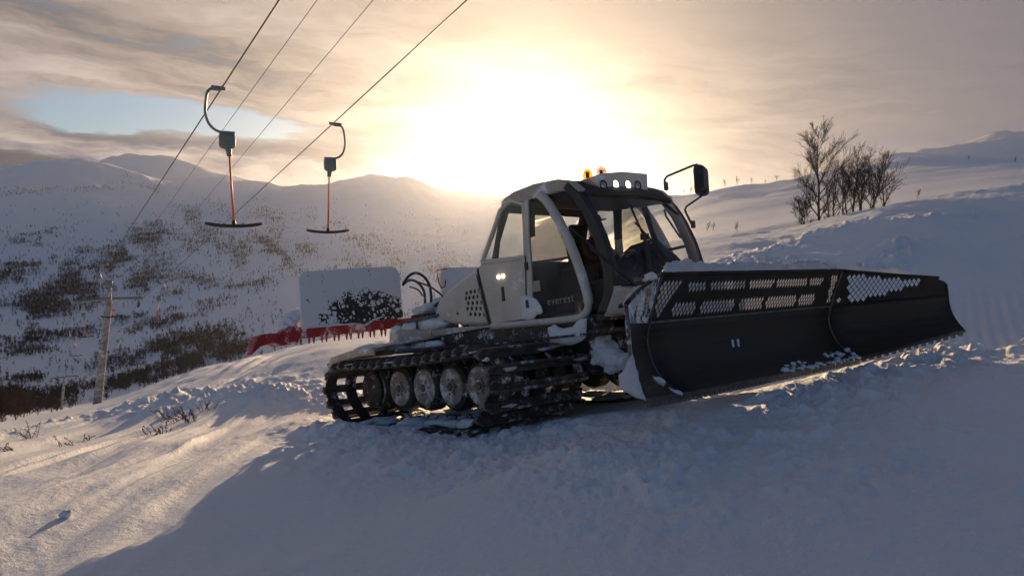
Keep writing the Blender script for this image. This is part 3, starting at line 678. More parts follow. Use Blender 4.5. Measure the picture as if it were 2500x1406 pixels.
# chassis, side skirts, deck
ch = MB().box((-.3, 0, .78), (4.1, 1.0, .5)).box((1.9, 0, .72), (.5, 1.1, .36)).build('chassis', 'chassis', G, bevel=.03)
for s in (-1, 1):
    MB().prism_y([(-2.1, 1.13), (-1.2, 1.02), (.2, .94), (1.85, .92), (2.05, 1.0), (2.0, 1.2), (.2, 1.215), (-2.0, 1.17)], s * .55, s * .90).build('side_skirt', 'chassis', G, bevel=.02)
    dk = MB().prism_y([(-2.34, 1.18), (-1.92, 1.16), (.18, 1.222), (.16, 1.245), (-.5, 1.28), (-1.2, 1.29), (-2.0, 1.36), (-2.3, 1.36)], s * .50, s * .93).build('rear_deck', 'cream', G, bevel=.02)
    if s < 0:
        a, b, c = (LP(u, v, 1, -.933) for u, v in ((1041, 823), (1050, 823), (1045.5, 811)))
        MB().add([a, b, c], [(0, 1, 2)]).build('warning_triangle', 'yellow', dk)
        k = LP(1053, 800, 1, -.933); MB().box((k.x, -.931, 1.235), (.012, .006, .10)).build('panel_joint', 'black', dk)
    # tail guard over the rear of the track: a curved rim plate carried on a stay
    P = []
    for t in np.linspace(0, 1, 12):
        x = -2.30 + 1.35 * t; z = 1.0 + .10 * math.sin(t * PI * .6) - (.10 if t == 0 else 0)
        P.append([(x, s * 2.02, z - .09), (x, s * 2.02, z), (x, s * 1.5, z + .04), (x, s * .92, z + .09)])
    MB().grid(P).build('track_guard', 'cream', G, smooth='auto', solid=.03)
    MB().tube([(-2.32, s * 2.0, .93), (-1.7, s * 1.98, 1.02), (-.9, s * 1.7, 1.02), (-.2, s * 1.0, 1.0)], .03, 8).build('guard_stay', 'chassis', G, smooth=True)
    sn = MB()
    for i in range(26):
        u = random.random(); sn.lump((-2.2 + 1.25 * u, s * (1.0 + .9 * random.random() * (1 - .3 * u)), 1.06 + .05 * (1 - u)), (.20, .16, .07), i + 40 + s, .4, 2.0, 2)
    for i in range(16): sn.lump((-2.25 + 1.2 * random.random(), s * (.62 + .25 * random.random()), 1.37), (.2, .13, .07 + .03 * random.random()), i + 80 + s, .4, 2.0, 2)
    tag(sn.build('deck_snow', 'snow', G, smooth=True), kind='stuff')
    rl = MB().tube([LP(968, 793, 1, -.88), LP(990, 786, 1, -.88), LP(1035, 778, 1, -.88), LP(1072, 769, 1, -.88)], .022, 8)
    rl.tube([LP(1017, 781, 1, -.88), LP(1018, 797, 1, -.88), LP(1018, 803, 1, -.88)], .018, 8).tube([LP(980, 789, 1, -.88), LP(982, 806, 1, -.88)], .018, 8)
    if s > 0: rl.v = [(v[0], -v[1], v[2]) for v in rl.v]; rl.f = [f[::-1] for f in rl.f]
    rl.build('deck_rail', 'steel', G, smooth=True)

# engine housing with pierced side plates
HOOD = [(.14, 1.262), (-.03, 2.03), (-.10, 2.035), (-.45, 1.93), (-.85, 1.80), (-1.03, 1.70), (-1.13, 1.58), (-1.15, 1.48), (-1.10, 1.41), (-.95, 1.375), (-.5, 1.30)]
hood = MB().prism_y(HOOD, -.845, .845).build('engine_housing', 'white', G, bevel=.07, seg=4)
for s in (-1, 1):
    holes = []
    raw = [(758, 410), (812, 395), (865, 385), (918, 375), (750, 478), (795, 472), (850, 462), (905, 455), (962, 445), (780, 542), (838, 540), (896, 535), (955, 533), (770, 612), (828, 612), (887, 612), (945, 612), (1005, 610), (812, 685), (872, 688), (932, 692), (993, 695), (640, 675), (1035, 762)]
    for q, (a, b) in enumerate(raw):
        c = LP(1000 + a / 5.409, 640 + b / 5.409, 1, -.87); r = .030 if q < 22 else .024
        holes.append([(c.x + r * math.cos(k * PI / 5), c.z + r * math.sin(k * PI / 5)) for k in range(10)])
    inn = [(.085, 1.30), (-.06, 1.96), (-.44, 1.86), (-.84, 1.73), (-.99, 1.65), (-1.06, 1.56), (-1.075, 1.49), (-1.03, 1.44), (-.92, 1.415), (-.5, 1.345)]
    pierced(inn, holes, lambda x, z: (x, s * .872, z), 'vent_plate', 'white', hood, .012)
    MB().prism_y([(-.05, 1.40), (-.14, 1.86), (-.62, 1.74), (-.60, 1.40), (-.95, 1.47), (-.9, 1.40)], s * .848, s * .862).build('vent_backing', 'black', hood)
    MB().tube([(.135, s * .875, 1.255), (.06, s * .88, 1.62), (-.02, s * .87, 2.02), (.0, s * .80, 2.07)], .016, 6).build('seam', 'black', hood)

# cab
FZ = [(1.20, 2.20), (1.45, 2.36), (1.71, 2.38), (2.03, 2.31), (2.38, 2.17), (2.62, 2.02), (2.80, 1.84)]
def Fx(z):
    for (a, xa), (b, xb) in zip(FZ[:-1], FZ[1:]):
        if z <= b: return xa + (xb - xa) * (z - a) / (b - a)
    return FZ[-1][1]
bul = lambda y: .16 * (1 - (y / .88) ** 2)
cab = empty('cab', parent=G)
SP = [(.20, 1.235), (.87, 1.235), (.95, 1.7), (.985, 2.02), (.06, 2.08), (.02, 2.0)]
QW = [(.10, 2.10), (.96, 2.035), (1.0, 2.3), (1.03, 2.70), (.80, 2.80), (.58, 2.72), (.40, 2.48)]
for s in (-1, 1): MB().prism_y(SP, s * .84, s * .90).build('side_panel', 'white', cab, bevel=.03, seg=3)
for s in (-1, 1):
    MB().prism_y(QW, s * .872, s * .880).build('quarter_window', 'glass', cab)
    q = [V(p) for p in QW + QW[:1]]
    MB().tube([(p.x, s * .875, p.y) for p in q], .032, 6).build('quarter_window_frame', 'white', cab)
MB().prism_y([(.24, 1.16), (2.15, 1.13), (2.2, 1.22), (.24, 1.26)], -.84, .84).build('floor', 'chassis', cab, bevel=.02)
rf = [(.60, 2.78), (.95, 2.74), (1.70, 2.72), (1.98, 2.64), (2.03, 2.66), (1.88, 2.80), (1.66, 2.875), (1.25, 2.915), (.85, 2.90), (.62, 2.84)]
MB().prism_y(rf, -.89, .89).build('roof', 'cream', cab, bevel=.05, seg=4)
MB().prism_y([(.95, 2.70), (1.98, 2.60), (2.0, 2.64), (1.7, 2.72), (.95, 2.735)], -.82, .82).build('roof_lining', 'inside', cab)
# back wall with a window
bw = MB(); 
def back(z): return .06 + (z - 1.9) * .60 if z > 1.9 else .06
def wallpt(y, z): return (.10 + max(0, (z - 2.0)) * .60, y, z)
bwall = pierced([(-.83, 1.25), (.83, 1.25), (.83, 2.82), (-.83, 2.82)], [[(-.74, 2.10), (.74, 2.10), (.70, 2.70), (-.70, 2.70)]], wallpt, 'back_wall', 'inside', cab, .04)
MB().add([wallpt(-.74, 2.10), wallpt(.74, 2.10), wallpt(.70, 2.70), wallpt(-.70, 2.70)], [(0, 1, 2, 3)]).build('rear_window', 'glass', cab)
# corner posts
for s in (-1, 1):
    outer = [(Fx(z) , z) for z in np.linspace(1.22, 2.80, 14)]; inner = [(Fx(z) - .15, z) for z in np.linspace(2.74, 1.22, 14)]
    MB().prism_y(outer + inner, s * .80, s * .90).build('corner_post', 'black', cab, bevel=.015)
    MB().prism_y([(1.02, 2.28), (1.10, 2.28), (1.16, 2.73), (1.06, 2.73)], s * .80, s * .87).build('middle_post', 'inside', cab)
# windscreen, sill panel below it, header above
zs = np.linspace(1.50, 2.62, 10); ys = np.linspace(-.81, .81, 17)
MB().grid([[(Fx(z) + bul(y) - .02, y, z) for y in ys] for z in zs]).build('windscreen', 'glass', cab, smooth=True)
MB().grid([[(Fx(z) + bul(y), y, z) for y in np.linspace(-.89, .89, 17)] for z in (1.18, 1.25, 1.35, 1.44, 1.50)]).build('front_panel', 'white', cab, smooth=True, solid=.03)
MB().grid([[(Fx(z) + bul(y) * (1 - (z - 2.62) * 2.0), y, z) for y in ys] for z in (2.60, 2.66, 2.72, 2.80)]).build('screen_header', 'inside', cab, smooth=True, solid=.03)
MB().tube([(Fx(1.50) + bul(y) + .012, y, 1.50) for y in ys], .014, 6).build('screen_seal', 'black', cab, smooth=True)
# doors: white bent frame, one tall pane, lettering on the near one
def door(s):
    fr = MB(); pth = [(1.38, 2.74), (1.50, 2.62), (1.66, 2.35), (1.82, 2.0), (1.93, 1.66), (1.985, 1.42), (1.97, 1.30), (1.90, 1.225), (1.78, 1.198), (1.3, 1.20), (.6, 1.215), (.22, 1.228)]
    sm = []
    for i in range(len(pth) - 1):
        p0 = V(pth[max(i - 1, 0)]); p1 = V(pth[i]); p2 = V(pth[i + 1]); p3 = V(pth[min(i + 2, len(pth) - 1)])
        for j in range(5):
            t = j / 5; sm.append(0.5 * ((2 * p1) + (p2 - p0) * t + (2 * p0 - 5 * p1 + 4 * p2 - p3) * t * t + (3 * p1 - p0 - 3 * p2 + p3) * t ** 3))
    sm.append(V(pth[-1]))
    fr.tube([(p.x, s * .915, p.y) for p in sm], [.058 if p.y > 1.35 else .046 for p in sm], 10, sy=1.0)
    dr = fr.build('door', 'white', G, smooth=True)
    gl = [(.91, 1.262), (1.78, 1.245), (1.88, 1.28), (1.925, 1.42), (1.87, 1.66), (1.76, 2.0), (1.60, 2.34), (1.44, 2.60), (1.36, 2.70), (1.10, 2.72), (1.04, 2.3), (.98, 1.7)]
    MB().prism_y(gl, s * .876, s * .886).build('pane', 'tint', dr)
    MB().prism_y([(.90, 1.235), (1.0, 1.235), (1.06, 1.7), (1.09, 2.3), (1.14, 2.74), (1.06, 2.74), (1.01, 2.3), (.95, 1.7)], s * .864, s * .902).build('hinge_post', 'white', dr, bevel=.01)
    MB().prism_y([(1.08, 1.93), (1.78, 1.90), (1.785, 1.93), (1.08, 1.965)], s * .862, s * .872).build('inner_rail', 'black', dr)
    hb = MB().tube([(1.70, s * .94, 2.16), (1.74, s * .965, 2.2), (1.66, s * .965, 2.36), (1.60, s * .94, 2.40)], .018, 8); hb.build('grab_handle', 'white', dr, smooth=True)
    if s < 0:
        cu = bpy.data.curves.new('lettering', 'FONT'); cu.body = 'everest'; cu.size = .135; cu.extrude = .002; cu.space_character = 1.12
        to = bpy.data.objects.new('tmp', cu); C.objects.link(to); bpy.context.view_layer.update()
        me = bpy.data.meshes.new_from_object(to.evaluated_get(bpy.context.evaluated_depsgraph_get())); bpy.data.objects.remove(to)
        me.materials.clear(); me.materials.append(M['letter'])
        lt = bpy.data.objects.new('lettering', me); C.objects.link(lt); lt.parent = dr
        p = LP(1337, 745, 1, -.89); lt.matrix_local = Matrix.Translation((p.x, -.892, p.z)) @ Matrix.Rotation(PI / 2, 4, 'X')
        a = LP(1294, 688, 1, -.89); b = LP(1320, 710, 1, -.89); MB().box(((a.x + b.x) / 2, -.890, (a.z + b.z) / 2), (abs(b.x - a.x), .004, abs(a.z - b.z))).build('sticker', 'letter', dr)
        sn = MB(); c = LP(1300, 755, 1, -.90)
        slab(sn, [tuple(LP(u, v, 1, -.90).xz) for u, v in ((1272, 724), (1292, 722), (1308, 730), (1322, 745), (1325, 760), (1312, 768), (1303, 780), (1275, 783))], lambda a, b, h: V((a, -.905 - h, b)), .012, 3, .03, .014)
        tag(sn.build('blown_snow', 'snow', dr, smooth=True), kind='stuff')
door(-1); door(1)
# side marker lamps and latch on the near rear panel
for u, v in ((1217, 676), (1228, 674)):
    c = LP(u, v, 1, -.905); mk = MB().lathe((c.x, -.90, c.z), (0, -1, 0), [(0, .026), (.012, .026), (.022, .018), (.026, .0)], 16).build('marker_lamp', 'marker_on', G, smooth=True)
a = LP(1226, 700, 1, -.905); b = LP(1230, 735, 1, -.905)
MB().box(((a.x + b.x) / 2, -.905, (a.z + b.z) / 2), (.05, .016, abs(a.z - b.z))).build('door_latch', 'black', G, bevel=.006)

# roof light bar, beacons
LB = [(-.62, 2.735), (-.44, 2.665), (.36, 2.70), (.385, 2.95), (-.1, 2.94), (-.46, 2.89), (-.74, 2.81)]
lb = MB(); lb.prism_x(LB, 1.62, 2.04); lb = lb.build('light_bar', 'white', G, bevel=.025, seg=3)
for k, (u, v) in enumerate(((1473, 452), (1503, 451), (1533, 452), (1557, 453))):
    c = LP(u, v, 0, 2.04)
    h = MB().lathe((2.035, c.y, c.z), (1, 0, 0), [(0, .062), (.012, .062), (.018, .056), (.010, .052), (.0, .05)], 24).build('headlight', 'black', lb, smooth='auto')
    MB().lathe((2.037, c.y, c.z), (1, 0, 0), [(0, .051), (.006, .05), (.014, .03), (.017, .0)], 20).build('lens', 'lamp_on' if k in (1, 2) else 'lamp_off', h, smooth=True)
for k, (u, v, mt) in enumerate(((1434, 425, 'amber'), (1468, 418, 'clearlens'))):
    c = LP(u, v, 0, 1.5); b0 = V((1.5, c.y, 2.88))
    bs = MB().lathe(b0, (0, 0, 1), [(0, .075), (.05, .075), (.06, .066), (.06, 0)], 24).build('beacon', 'black', G, smooth='auto')
    top = .155 + .06 * k
    MB().lathe(b0 + V((0, 0, .058)), (0, 0, 1), [(0, .062 + .012 * k), (top * .55, .062 + .012 * k), (top * .85, .045 + .012 * k), (top, .018), (top + .004, 0)], 24).build('dome', mt, bs, smooth=True)
    MB().box(b0 + V((0, 0, .058 + top * .4)), (.02, .05, top * .75)).build('bulb', 'steel', bs)

# mirrors on both front corners
def mirror(s, far):
    pts = [V((1.93, .9, 2.82)), V((1.93, .93, 2.93)), V((1.95, 1.05, 3.0)), V((1.98, 1.42, 3.17)), V((1.98, 1.55, 3.20)), V((1.97, 1.62, 3.16)), V((1.97, 1.64, 3.08))] if far else [V((1.95, .9, 2.7)), V((1.98, 1.0, 2.8)), V((2.0, 1.05, 2.85))]
    if far:
        pts = [LP(u, v, 0, 1.95) for u, v in ((1627, 457), (1622, 440), (1628, 431), (1690, 405), (1702, 402), (1709, 409), (1710, 420))]
        low = [LP(u, v, 0, 2.05) for u, v in ((1689, 548), (1676, 522), (1672, 512), (1676, 504), (1722, 473), (1726, 462))]
        c = (LP(1690, 413, 0, 1.97) + LP(1733, 470, 0, 1.97)) / 2
        mr = MB(); rot = Matrix.Rotation(math.radians(15), 3, 'Z') @ Matrix.Rotation(math.radians(-9), 3, 'X')
        prof = [(-.115, -.2), (.10, -.2), (.128, -.15), (.128, .17), (.10, .215), (-.08, .215), (-.128, .16), (-.128, -.15)]
        n = len(prof); vs = []
        for x, k in ((-.06, 1), (.03, 1), (.075, .85)): vs += [c + rot @ V((x, p[0] * k, p[1] * k)) for p in prof]
        mr.add(vs, [tuple(range(n - 1, -1, -1)), tuple(range(2 * n, 3 * n))] + [(i * n + j, i * n + (j + 1) % n, (i + 1) * n + (j + 1) % n, (i + 1) * n + j) for i in range(2) for j in range(n)])
        mo = mr.build('mirror', 'black', G, bevel=.012, seg=2)
        MB().add([c + rot @ V((-.063, p[0] * .9, p[1] * .9)) for p in prof], [tuple(range(n - 1, -1, -1))]).build('mirror_glass', 'chrome', mo)
        MB().tube(pts, .016, 8).build('mirror_arm', 'black', mo, smooth=True); MB().tube(low, .014, 8).build('mirror_arm', 'black', mo, smooth=True)
        MB().box(LP(1626, 455, 0, 1.95), (.05, .05, .11)).build('bracket', 'steel', mo, bevel=.01); MB().box(LP(1692, 548, 0, 2.1), (.05, .05, .10)).build('bracket', 'steel', mo, bevel=.01)
mirror(1, True)
# vent pane frame of the far side window, sill bar and panel edge
yw = .87
MB().tube([LP(u, v, 1, yw) for u, v in ((1640, 503), (1628, 507), (1622, 514), (1626, 528), (1661, 580), (1668, 581), (1690, 574))], .014, 8).build('vent_pane_frame', 'black', cab, smooth=True)
MB().tube([LP(1628, 611, 1, yw), LP(1682, 599, 1, yw)], .020, 6).build('window_bar', 'black', cab, smooth=True)
MB().prism_y([tuple(LP(u, v, 1, .86).xz) for u, v in ((1560, 487), (1572, 484), (1606, 592), (1594, 590))], .85, .88).build('window_post', 'inside', cab)
MB().prism_y([tuple(LP(u, v, 1, .80).xz) for u, v in ((1590, 585), (1606, 590), (1650, 625), (1674, 652), (1640, 690), (1500, 690), (1500, 640), (1545, 600))], .76, .83).build('lower_side_panel', 'inside', cab)
# wipers
def wiper(pv, tip, r=.014):
    w = MB().tube([pv, tip], r, 6).build('wiper', 'black', G, smooth=True)
    d = (tip - pv).normalized(); a = tip - d * .42; off = V((.012, 0, .018))
    MB().box((a + tip) / 2 + off + d * .15, (.018, .014, .72), d.to_track_quat('Z', 'Y').to_matrix()).build('wiper_blade', 'black', w)
def onscreen(u, v, dx=.03):
    p = LP(u, v, 0, 2.3)
    for _ in range(6): p = LP(u, v, 0, Fx(max(1.2, min(2.8, p.z))) + bul(max(-.88, min(.88, p.y))) + dx)
    return p
wiper(onscreen(1562, 705, .05), onscreen(1440, 603)); wiper(onscreen(1556, 700, .07), onscreen(1478, 636, .05), .02)
wiper(onscreen(1655, 662, .05), onscreen(1590, 592)); 
MB().tube([onscreen(1588, 664), onscreen(1574, 582)], .022, 6).tube([onscreen(1574, 582), onscreen(1538, 500)], .014, 6).box(onscreen(1574, 578), (.05, .10, .07)).build('wiper_post', 'black', G, smooth='auto')
for s in (-1, 1):
    MB().tube([(.905, s * .905, 1.26), (.955, s * .906, 1.7), (1.0, s * .906, 2.05)], .009, 5).build('door_gap', 'black', cab)
    MB().tube([(.25, s * .903, 1.262), (.88, s * .903, 1.262)], .008, 5).build('sill_gap', 'black', cab)
    for z in (1.45, 1.92): MB().box((.955 + .1 * (z - 1.45), s * .912, z), (.05, .025, .10)).build('hinge', 'black', cab, bevel=.006)
# inside the cab: seat, console, wheel
SX, SY = 1.12, .30
MB().box((SX - .05, SY, 1.62), (.5, .5, .14)).build('seat', 'seat', cab, bevel=.04)
MB().prism_y([(SX - .30, 1.62), (SX - .18, 1.62), (SX - .26, 2.28), (SX - .36, 2.28)], SY - .25, SY + .25).build('backrest', 'seat', cab, bevel=.04)
MB().box((SX - .33, SY, 2.42), (.09, .26, .2)).build('headrest', 'seat', cab, bevel=.03)
MB().box((SX - .05, SY, 1.40), (.35, .35, .3)).build('seat_base', 'inside', cab)
MB().prism_y([(1.75, 1.25), (2.32, 1.25), (2.36, 1.50), (2.15, 1.62), (1.82, 1.60)], -.78, .78).build('dashboard', 'inside', cab, bevel=.03)
MB().box((1.15, SY - .42, 1.66), (.55, .16, .45)).build('console', 'inside', cab, bevel=.03)
MB().box((.60, -.52, 1.62), (.42, .46, .75)).build('passenger_seat', 'seat', cab, bevel=.06)
MB().tube([(1.62 + .17 * math.cos(a) * .5, SY + .19 * math.sin(a), 1.86 + .17 * math.cos(a) * .8) for a in np.linspace(0, 2 * PI, 25)], .015, 8).build('steering_wheel', 'black', cab, smooth=True)

# ---- front blade
def bprof(z):                                                     # forward set of the curved mouldboard against its top edge
    pts = [(.33, .13), (.38, .06), (.44, -.01), (.54, -.14), (.63, -.20), (.75, -.24), (.86, -.26), (1.0, -.22), (1.22, -.13), (1.46, .0)]
    zz = [p[0] for p in pts]; return float(pchip(zz, [p[1] for p in pts], np.array([z]))[0])
XB, WB = 3.69, 1.78
RW, LW = V((4.44, 2.90)), V((4.10, -2.80))                        # outer ends of the two wings, in plan
def wing_pt(s, t, z):
    e = RW if s > 0 else LW; a = V((XB, s * WB)); d = (e - a); nrm = V((d.y, -d.x)).normalized() * (1 if s > 0 else -1)
    lowf = max(0.0, min(1.0, (1.045 - z) / .67)); end = (.20 if s > 0 else .07) * lowf ** 2.4 - .02 * math.sin(lowf * PI)   # outer edge is flatter than the fold
    p = a + d * t; f = bprof(z) * (1 - t) + end * t; blend = min(1, t * 4)
    fx = V((1, 0)).lerp(nrm, blend).normalized()
    return V((p.x + fx.x * f, p.y + fx.y * f, z + t * lowf * (.21 if s > 0 else .08)))
bl = empty('blade', parent=G)
zlow = [.37, .41, .46, .52, .60, .70, .80, .90, .98, 1.045]
MB().grid([[(XB + bprof(z), y, z) for y in np.linspace(-WB, WB, 13)] for z in zlow]).build('mouldboard', 'scoured', bl, smooth=True, solid=.025)
for s in (-1, 1):
    MB().grid([[wing_pt(s, t, z) for t in np.linspace(0, 1, 8)] for z in zlow]).build('wing', 'scoured', bl, smooth=True, solid=.025)
    MB().tube([wing_pt(s, 0, z) + V((.012, 0, 0)) for z in zlow + [1.2, 1.35, 1.45]], .013, 6).build('hinge_edge', 'steel', bl, smooth=True)
    MB().tube([wing_pt(s, 1, z) for z in zlow + [1.18]], .016, 6).build('wing_edge', 'steel' if s < 0 else 'blade', bl, smooth=True)
def panel3(y, z): return V((XB + bprof(z), y, z))
DW, DH = .0250, .0350                                               # half size of one diamond opening
def diamonds(poly, fn=lambda a, b: True, pw=.0285, ph=.039):
    out = []; xs_ = [p[0] for p in poly]; zs_ = [p[1] for p in poly]
    def inside(p):
        c = False; j = len(poly) - 1
        for i in range(len(poly)):
            a, b = poly[i], poly[j]
            if (a[1] > p[1]) != (b[1] > p[1]) and p[0] < (b[0] - a[0]) * (p[1] - a[1]) / (b[1] - a[1]) + a[0]: c = not c
            j = i
        return c
    r = 0; z = min(zs_)
    while z < max(zs_):
        x = min(xs_) + (pw if r % 2 else 0)
        while x < max(xs_):
            d = [(x - DW, z), (x, z - DH), (x + DW, z), (x, z + DH)]
            if all(inside(q) for q in d): out.append(d)
            x += 2 * pw
        z += ph; r += 1
    return out
def yb(u, v=690):                                                  # pixel column on the mesh panel -> y along the blade
    return LP(u, v, 0, XB - .07).y
holes = []
for u0, u1 in ((1672, 1723), (1727, 1820), (1823, 1890), (1890, 1971), (1972, 2009)):
    holes += diamonds([(yb(u0), 1.285), (yb(u1), 1.285), (yb(u1), 1.435), (yb(u0) + .05, 1.435)])
for u0, u1 in ((1654, 1720), (1724, 1818), (1820, 1886), (1886, 1966), (1967, 2012)):
    holes += diamonds([(yb(u0, 750) + .06, 1.068), (yb(u1, 750), 1.068), (yb(u1, 750), 1.225), (yb(u0, 750), 1.225)])
holes += diamonds([(-1.74, 1.07), (-1.62, 1.07), (-1.34, 1.43), (-1.74, 1.44)])
holes += diamonds([(1.67, 1.075), (1.78, 1.075), (1.78, 1.44), (1.54, 1.44)])
pierced([(-WB, 1.045), (WB, 1.045), (WB, 1.462), (-WB, 1.462)], holes, panel3, 'mesh_panel', 'blade', bl, .004)
for s in (-1, 1):
    Ln = ((RW if s > 0 else LW) - V((XB, s * WB))).length
    zt = 1.20 if s > 0 else 1.19
    out = [(0, 1.045), (Ln, 1.045), (Ln, zt), (Ln - .10, zt + .05 if s > 0 else zt), (0, 1.462)]
    if s > 0: hl = diamonds([(.05, 1.07), (.13, 1.07), (.05, 1.19)]) + diamonds([(.17, 1.062), (.36, 1.058), (1.28, 1.222), (1.24, 1.258), (.07, 1.442)])
    else: hl = diamonds([(.06, 1.07), (.55, 1.07), (.95, 1.16), (.85, 1.20), (.08, 1.40)])
    pierced(out, hl, lambda a, z, s=s, Ln=Ln: wing_pt(s, a / Ln, z), 'wing_mesh_panel', 'blade' if s > 0 else 'bladefrost', bl, .004)
    MB().tube([wing_pt(s, t, 1.462 + (zt + (.05 if s > 0 else 0) - 1.462) * t) for t in np.linspace(0, .94 if s > 0 else 1, 8)], .018, 6).build('wing_rim', 'blade', bl, smooth=True)
MB().tube([panel3(y, 1.462) for y in (-WB, WB)], .02, 6).build('top_rim', 'blade', bl)
MB().box((XB + bprof(1.045) + .006, 0, 1.045), (.012, 2 * WB, .018)).build('panel_seam', 'steel', bl)
for k, y in enumerate((-.42, -.32)):
    zc = .74; MB().box((XB + bprof(zc) + .014, y, zc), (.012, .035, .11)).build('wear_mark', 'snow', bl, bevel=.004)
# cutting edge with a toothed lip
tm = MB().add([(-.034, 0, 0), (.034, 0, 0), (.02, 0, -.055), (-.02, 0, -.055), (-.034, .022, 0), (.034, .022, 0), (.02, .022, -.055), (-.02, .022, -.055)], [(0, 1, 2, 3), (7, 6, 5, 4), (0, 4, 5, 1), (1, 5, 6, 2), (2, 6, 7, 3), (3, 7, 4, 0)]).mesh('edge_tooth'); tm.materials.append(M['steel'])
def teeth(p, q, n):
    for i in range(n):
        a = p.lerp(q, (i + .5) / n); d = (q - p).normalized(); o = bpy.data.objects.new('edge_tooth', tm); C.objects.link(o); o.parent = bl
        o.matrix_local = Matrix.Translation(a) @ Matrix.Rotation(math.atan2(d.y, d.x), 4, 'Z')
pc, qc = V((XB + bprof(.37), -WB, .385)), V((XB + bprof(.37), WB, .385))
MB().tube([pc, qc], .022, 5).build('cutting_edge', 'steel', bl); teeth(pc, qc, 44)
for s in (-1, 1):
    a, b = wing_pt(s, 0.02, .385), wing_pt(s, 1, .385); MB().tube([a, b], .022, 5).build('cutting_edge', 'steel', bl); teeth(a, b, 14)
# push frame behind
pf = MB()
for s in (-1, 1):
    pf.tube([(1.7, s * .42, .62), (2.6, s * .5, .66), (3.35, s * .55, .72)], .075, 8); pf.tube([(1.9, s * .25, 1.02), (3.26, s * .35, 1.12)], .045, 8)
pf.box((3.26, 0, .88), (.14, 1.5, .5)).build('push_frame', 'chassis', bl, smooth='auto')
# snow caked against the back of the mesh
sn = MB()
slab(sn, [(-1.66, 1.06), (-.4, 1.05), (.6, 1.07), (1.74, 1.06), (1.74, 1.45), (.3, 1.45), (-1.5, 1.45), (-1.7, 1.4)], lambda a, b, h: V((XB + bprof(b) - .010 - h * .3, a, b)), .02, 21, .07, .012)
tag(sn.build('caked_snow', 'crust', bl, smooth=True), kind='stuff')
# snow riding on the blade
sn = MB()
snow_strip(sn, [panel3(y, 1.478) + V((-.05, 0, 0)) for y in np.linspace(-1.68, 1.75, 12)], .085, .085, 11, 130)
snow_strip(sn, [wing_pt(1, t, 1.475 - .20 * t) + V((-.04, .01, 0)) for t in np.linspace(.03, .72, 6)], .05, .05, 17, 50)
rq = random.Random(8)
for i in range(60): sn.lump(panel3(rq.uniform(-1.6, 1.7), 1.50) + V((-.05 + rq.uniform(-.03, .03), 0, rq.uniform(0, .055))), (.05, rq.uniform(.04, .13), rq.uniform(.025, .06)), i + 900, .6, 2.6, 2)
tag(sn.build('top_snow', 'crust', bl, smooth=True), kind='stuff')
sn = MB()
def behind_wing(u, v, h):                                         # plate of snow on the back of the near wing, reaching out past its edge
    p = LP(u * 1000, v * 1000, 1, -2.86); return V((p.x - .02 - h * .3, -2.86 - h, p.z))
def pxs(*q): return [(u / 1000, v / 1000) for u, v in q]
def behind_wing(a, b, h): return V((a - .01 + h * .2, -2.80 - h, b))
slab(sn, [tuple(LP(u, v, 1, -2.80).xz) for u, v in ((1532, 752), (1528, 790), (1534, 840), (1541, 868), (1530, 895), (1515, 918), (1513, 938), (1525, 955), (1560, 972), (1578, 977), (1564, 935), (1552, 890), (1543, 845), (1538, 800))], behind_wing, .05, 4, .025, .006)
for i, (u, v, r) in enumerate(((1538, 742, .045), (1546, 728, .05), (1553, 718, .045), (1560, 706, .03), (1590, 675, .035), (1583, 682, .02))): sn.lump(LP(u, v, 1, -2.6 + .55 * i / 5), (.05, .06, r), i + 60, .4, 2.2, 2)
tag(sn.build('wing_snow', 'crust', bl, smooth=True), kind='stuff')
sn = MB()
for q, sd in (((1597, 916), (1606, 920), (1614, 919), (1624, 924), (1628, 934), (1624, 944), (1612, 938), (1602, 928)), 31), (((1638, 945), (1648, 950), (1660, 951), (1670, 958), (1669, 967), (1658, 969), (1648, 960)), 33):
    slab(sn, [tuple(LP(u, v, 0, 3.80).yz) for u, v in q], lambda a, b, h: V((3.78 + h, a, b)), .03, sd, .018, .006)
rnd = random.Random(3)
for i in range(70):
    u = rnd.uniform(1905, 2120); z = .395 + rnd.random() ** 2 * (.10 if 2020 < u < 2100 or 1915 < u < 1975 else .03); p = LP(u, 900, 0, 3.7); sn.lump((XB + bprof(z) + .02, min(p.y, 1.75), z), (.035, rnd.uniform(.012, .04), rnd.uniform(.010, .03)), i + 1200, .8, 3.0, 2)
tag(sn.build('edge_snow', 'snow', bl, smooth=True), kind='stuff')
# big lumps of snow hanging on the step and the front of the frame
sn = MB()
slab(sn, [tuple(LP(u, v, 1, -.98).xz) for u, v in ((1341, 797), (1352, 793), (1362, 796), (1374, 801), (1388, 799), (1399, 797), (1408, 786), (1420, 779), (1431, 778), (1433, 800), (1430, 822), (1418, 834), (1395, 841), (1370, 840), (1345, 836), (1341, 815))], lambda a, b, h: V((a, -.98 - h, b)), .10, 9, .03, .010)
tag(sn.build('step_snow', 'snow', G, smooth=True), kind='stuff')
sn = MB()
for u, v, r in ((1470, 840, .13), (1485, 862, .15), (1500, 880, .13), (1465, 868, .11), (1455, 825, .09), (1522, 880, .09), (1490, 895, .08)): sn.lump(LP(u, v, 1, -.7), (r, r, r), u, .4, 2, 3)
tag(sn.build('frame_snow', 'snow', G, smooth=True), kind='stuff')
MB().box((2.0, -.75, 1.02), (.5, .4, .05)).box((1.6, -.98, 1.0), (.7, .2, .03)).build('step', 'chassis', G, bevel=.01)

